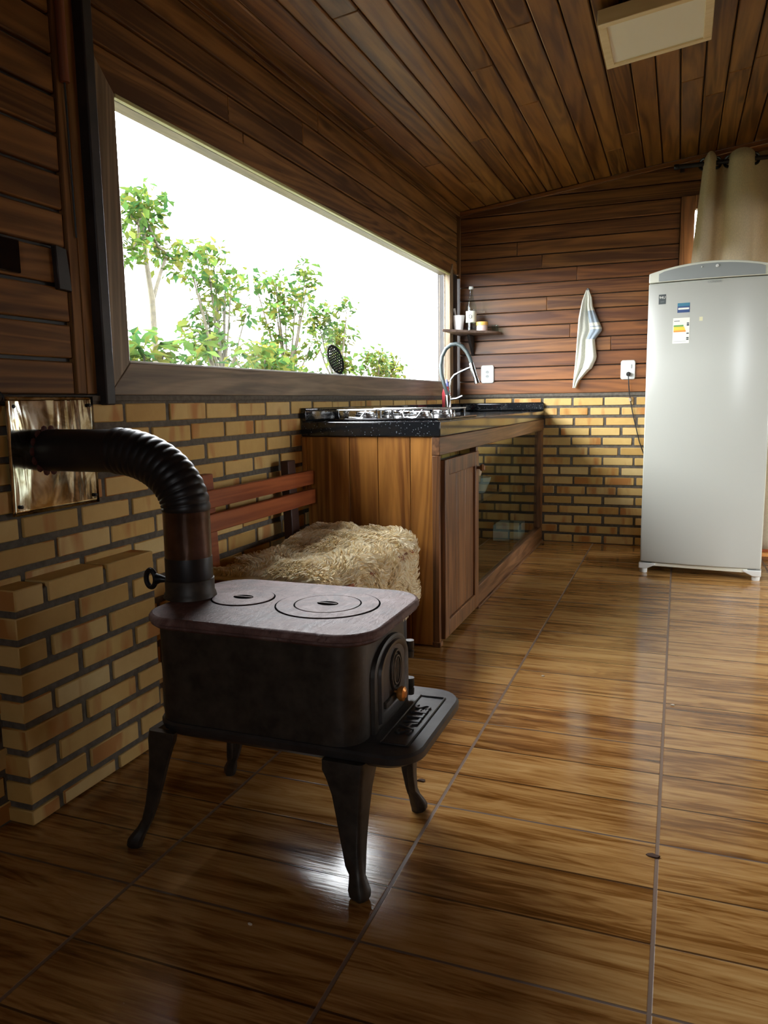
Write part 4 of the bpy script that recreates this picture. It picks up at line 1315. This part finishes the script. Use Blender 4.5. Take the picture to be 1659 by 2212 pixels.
tag(cuo, 'long beige eyelet curtain hanging behind the refrigerator', 'curtain')
for k, xx in enumerate(BRK):
    if xx > 2.80: break
    sg = -1 if k % 2 == 0 else 1
    tdir = Vector((0.80, sg * 0.60, 0)).normalized()
    MB().torus((xx, cr_y, cz), 0.029, 0.008, tdir, (0, 0, 1), 24, 8).build('eyelet', BLACKM, cuo)

# ================================================================== CEILING LIGHT
cl = thing('ceiling_light', 'square wooden-framed ceiling light with cream diffuser', 'ceiling light', (1.28, 3.215, zc(1.28)))
sl = 0.1275
lx0, lx1, ly0, ly1 = 1.088, 1.470, 3.015, 3.408
def slab(mb, x0, x1, y0, y1, d0, d1):
    lo = [(x0, y0, zc(x0) - d1), (x1, y0, zc(x1) - d1), (x1, y1, zc(x1) - d1), (x0, y1, zc(x0) - d1)]
    hi = [(x0, y0, zc(x0) - d0), (x1, y0, zc(x1) - d0), (x1, y1, zc(x1) - d0), (x0, y1, zc(x0) - d0)]
    return mb.hexa(lo, hi)
m = MB(); fw = 0.030
slab(m, lx0, lx1, ly0, ly0 + fw, 0.020, 0.072); slab(m, lx0, lx1, ly1 - fw, ly1, 0.020, 0.072)
slab(m, lx0, lx0 + fw, ly0 + fw, ly1 - fw, 0.020, 0.072); slab(m, lx1 - fw, lx1, ly0 + fw, ly1 - fw, 0.020, 0.072)
m.build('frame', W_LAMP, cl, 0.002, 1)
slab(MB(), lx0 + fw, lx1 - fw, ly0 + fw, ly1 - fw, 0.055, 0.066).build('diffuser', DIFFUSER, cl)
slab(MB(), lx0 + 0.06, lx1 - 0.06, ly0 + 0.06, ly1 - 0.06, -0.002, 0.054).build('base_box', WHITEP, cl)

# ================================================================== SMALL THINGS ON THE LEFT WALL
a_ = MB().box(-0.0118, -0.002, 1.285, 1.412, 1.249, 1.322).build('dark_patch', BGLASS, None, 0.002, 1)  # thin dark glossy slab laid on the planks
tag(a_, 'dark glossy patch on the plank wall at the far left', 'plaque')
a_ = MB().hexa([(-0.0118, 1.520, 1.228), (0.004, 1.520, 1.228), (0.004, 1.563, 1.226), (-0.0118, 1.563, 1.226)], [(-0.0118, 1.516, 1.330), (0.004, 1.516, 1.330), (0.004, 1.552, 1.326), (-0.0118, 1.552, 1.326)]).build('dark_block', W_DARK, None, 0.002, 1)
tag(a_, 'dark raised block on the planks next to the window trim', 'block')
a_ = MB().tube([(0.004, 1.585, 1.715), (0.004, 1.584, 1.90)], 0.011, 12).build('wooden_stick', W_STICK)
tag(a_, 'short reddish round stick upright on the wall near the ceiling', 'stick')
MB().tube([(0.002, 1.586, 1.716), (0.000, 1.590, 1.55), (-0.001, 1.594, 1.36)], 0.0025, 6).build('cord', RUBBER, a_)
m = MB()
for k in range(3):
    yy = 1.300 + 0.006 * math.sin(k * 2)
    m.torus((0.006, yy, 0.990 - k * 0.020), 0.011, 0.0024, (0, 1, 0) if k % 2 == 0 else (1, 0.6, 0), (0, 0, 1.2), 18, 6)
a_ = m.build('wire_loop', BLACKM)
tag(a_, 'black wire loops hanging beside the metal wall plate', 'wire')

# bits on the floor
def bit(name, x_, y_, s, mat, label, cat, group=None, seed=0):
    r_ = random.Random(seed)
    n = 8
    lo = [Vector((x_ + s * (0.7 + 0.5 * r_.random()) * math.cos(2 * PI * i / n), y_ + 0.55 * s * (0.7 + 0.5 * r_.random()) * math.sin(2 * PI * i / n), 0.0006)) for i in range(n)]
    hi = [p + Vector((0, 0, 0.0015 + 0.002 * r_.random())) for p in lo]
    return tag(MB().hexa(lo, hi).build(name, mat), label, cat, group)
bit('dry_leaf', 0.832, 1.747, 0.012, DEBRIS, "dark dry leaf bit on the tiles behind the stove's right legs", 'leaf', None, 1)
bit('dry_leaf', 1.388, 1.597, 0.013, DEBRIS, 'dark dry leaf bit lying on the long grout line at right', 'leaf', None, 2)
bit('crumb', 1.000, 2.593, 0.006, CRUMB, 'pale crumb on the tiles in front of the cabinet door', 'crumb', None, 3)
bit('crumb', 1.421, 2.462, 0.006, CRUMB, 'pale crumb right of the long grout line below the refrigerator', 'crumb', None, 4)
bit('crumb', 0.703, 1.126, 0.004, CRUMB, "pale crumb on dark tiles before the stove's front leg", 'crumb', None, 5)

# ================================================================== GARDEN
def leaf(mb, c, d, up, ln, w):
    s = d.cross(up)
    if s.length < 1e-4: return
    s.normalize()
    n_ = s.cross(d).normalized()
    b = c; t_ = c + d * ln; mid = c + d * (ln * 0.45) + n_ * (ln * 0.06)
    mb.add([b, mid + s * w, t_ - n_ * ln * 0.08, mid - s * w], [(0, 1, 2), (0, 2, 3)], False)
def tree(label, base, trunk, clusters, nleaf, seed, size=0.085, name='garden_tree', group='garden trees outside the window'):
    r_ = random.Random(seed)
    o = thing(name, label, 'tree', base, group)
    m = MB()
    for pts, r0, r1 in trunk:
        k = len(pts)
        m.tube(pts, [r0 + (r1 - r0) * i / (k - 1) for i in range(k)], 8)
    for c, rad_ in clusters:      # a twig to every clump of leaves
        c = Vector(c)
        s = Vector(trunk[0][0][-1])
        m.tube([s, s.lerp(c, 0.5) + Vector((0, 0, -0.08)), c], [0.016, 0.011, 0.005], 6)
    m.build('trunk', BARK, o)
    f = MB()
    tot = sum(q[1] ** 2 for q in clusters)
    for c, rad_ in clusters:
        c = Vector(c)
        for i in range(int(nleaf * rad_ ** 2 / tot)):
            q = Vector((r_.gauss(0, 1), r_.gauss(0, 1), r_.gauss(0, 1))).normalized() * (r_.random() ** 0.45)
            p = c + Vector((q.x, q.y, q.z * 0.8)) * rad_
            d = Vector((r_.gauss(0, 1), r_.gauss(0, 1), r_.gauss(-0.3, 0.6))).normalized()
            ln = size * r_.uniform(0.6, 1.35)
            leaf(f, p, d, Vector((r_.gauss(0, 0.4), r_.gauss(0, 0.4), 1)), ln, ln * r_.uniform(0.20, 0.32))
    f.build('foliage', LEAF, o)['kind'] = 'stuff'
    return o
G = -0.3
tree('slender forked tree nearest the left edge of the window', (-2.5, 5.25, G),
     [([(-2.5, 5.25, G), (-2.5, 5.23, 0.9), (-2.5, 5.22, 1.75), (-2.5, 5.17, 2.05), (-2.5, 5.14, 2.42)], 0.035, 0.014), ([(-2.5, 5.22, 1.75), (-2.5, 5.34, 1.98), (-2.5, 5.45, 2.15)], 0.02, 0.010)],
     [((-2.5, 5.02, 2.36), 0.24), ((-2.5, 5.22, 2.50), 0.20), ((-2.6, 5.35, 2.28), 0.16), ((-2.4, 4.90, 2.1), 0.16), ((-2.5, 5.52, 2.12), 0.20)], 620, 1)
rg = random.Random(77)
def bush(label, x_, y_, w, z0, z1, nleaf, seed, dens=0.3, size=0.10):
    r_ = random.Random(seed)
    cl_ = []
    for i in range(18):
        cl_.append(((x_ + r_.uniform(-0.2, 0.2), y_ + r_.uniform(-w, w), z0 + (z1 - z0) * r_.random() ** 0.8), r_.uniform(0.12, 0.22)))
    tree(label, (x_, y_, G), [([(x_, y_, G), (x_ + 0.03, y_ + 0.05, 0.3), (x_, y_, z0 - 0.05)], 0.03, 0.018)], cl_, int(nleaf * 1.6), seed, size)
bush('airy leafy tree beside the forked tree, crown above mid window', -2.6, 6.35, 0.42, 1.20, 2.50, 560, 12)
bush('airy leafy tree at the middle of the window view', -2.6, 7.65, 0.44, 1.20, 2.38, 580, 13)
bush('airy leafy tree right of the window middle, behind the skimmer side', -2.6, 8.97, 0.44, 1.15, 2.10, 500, 14)
bush('low leafy shrub just right of the skimmer outside', -2.6, 10.35, 0.42, 1.15, 1.60, 420, 15)
bush('low leafy shrub along the bottom left of the window view', -1.5, 3.75, 0.25, 1.0, 1.28, 300, 16)
bush('low leafy shrub along the bottom middle of the window view', -1.5, 5.2, 0.40, 1.0, 1.33, 360, 17)
# greenery outside the right-hand doors, seen only in the metal plate's reflection and as green light
for i, (yy, xx) in enumerate(((2.9, 5.6), (4.3, 5.5), (5.7, 5.6), (7.1, 5.6))):
    r_ = random.Random(90 + i)
    cl_ = [((xx + r_.uniform(-0.5, 0.5), yy + r_.uniform(-0.22, 0.22), 0.2 + 2.3 * r_.random()), 0.38) for _ in range(12)]
    tree('leafy tree outside the right-hand glass doors, ' + ('nearest the room front', 'second along the added roof', 'third along the added roof', 'farthest past the back wall')[i], (xx, yy, G), [([(xx, yy, G), (xx, yy, 0.5), (xx, yy, 1.1)], 0.06, 0.03)], cl_, 4200, 200 + i, 0.21, group='trees beyond the right-hand doors')
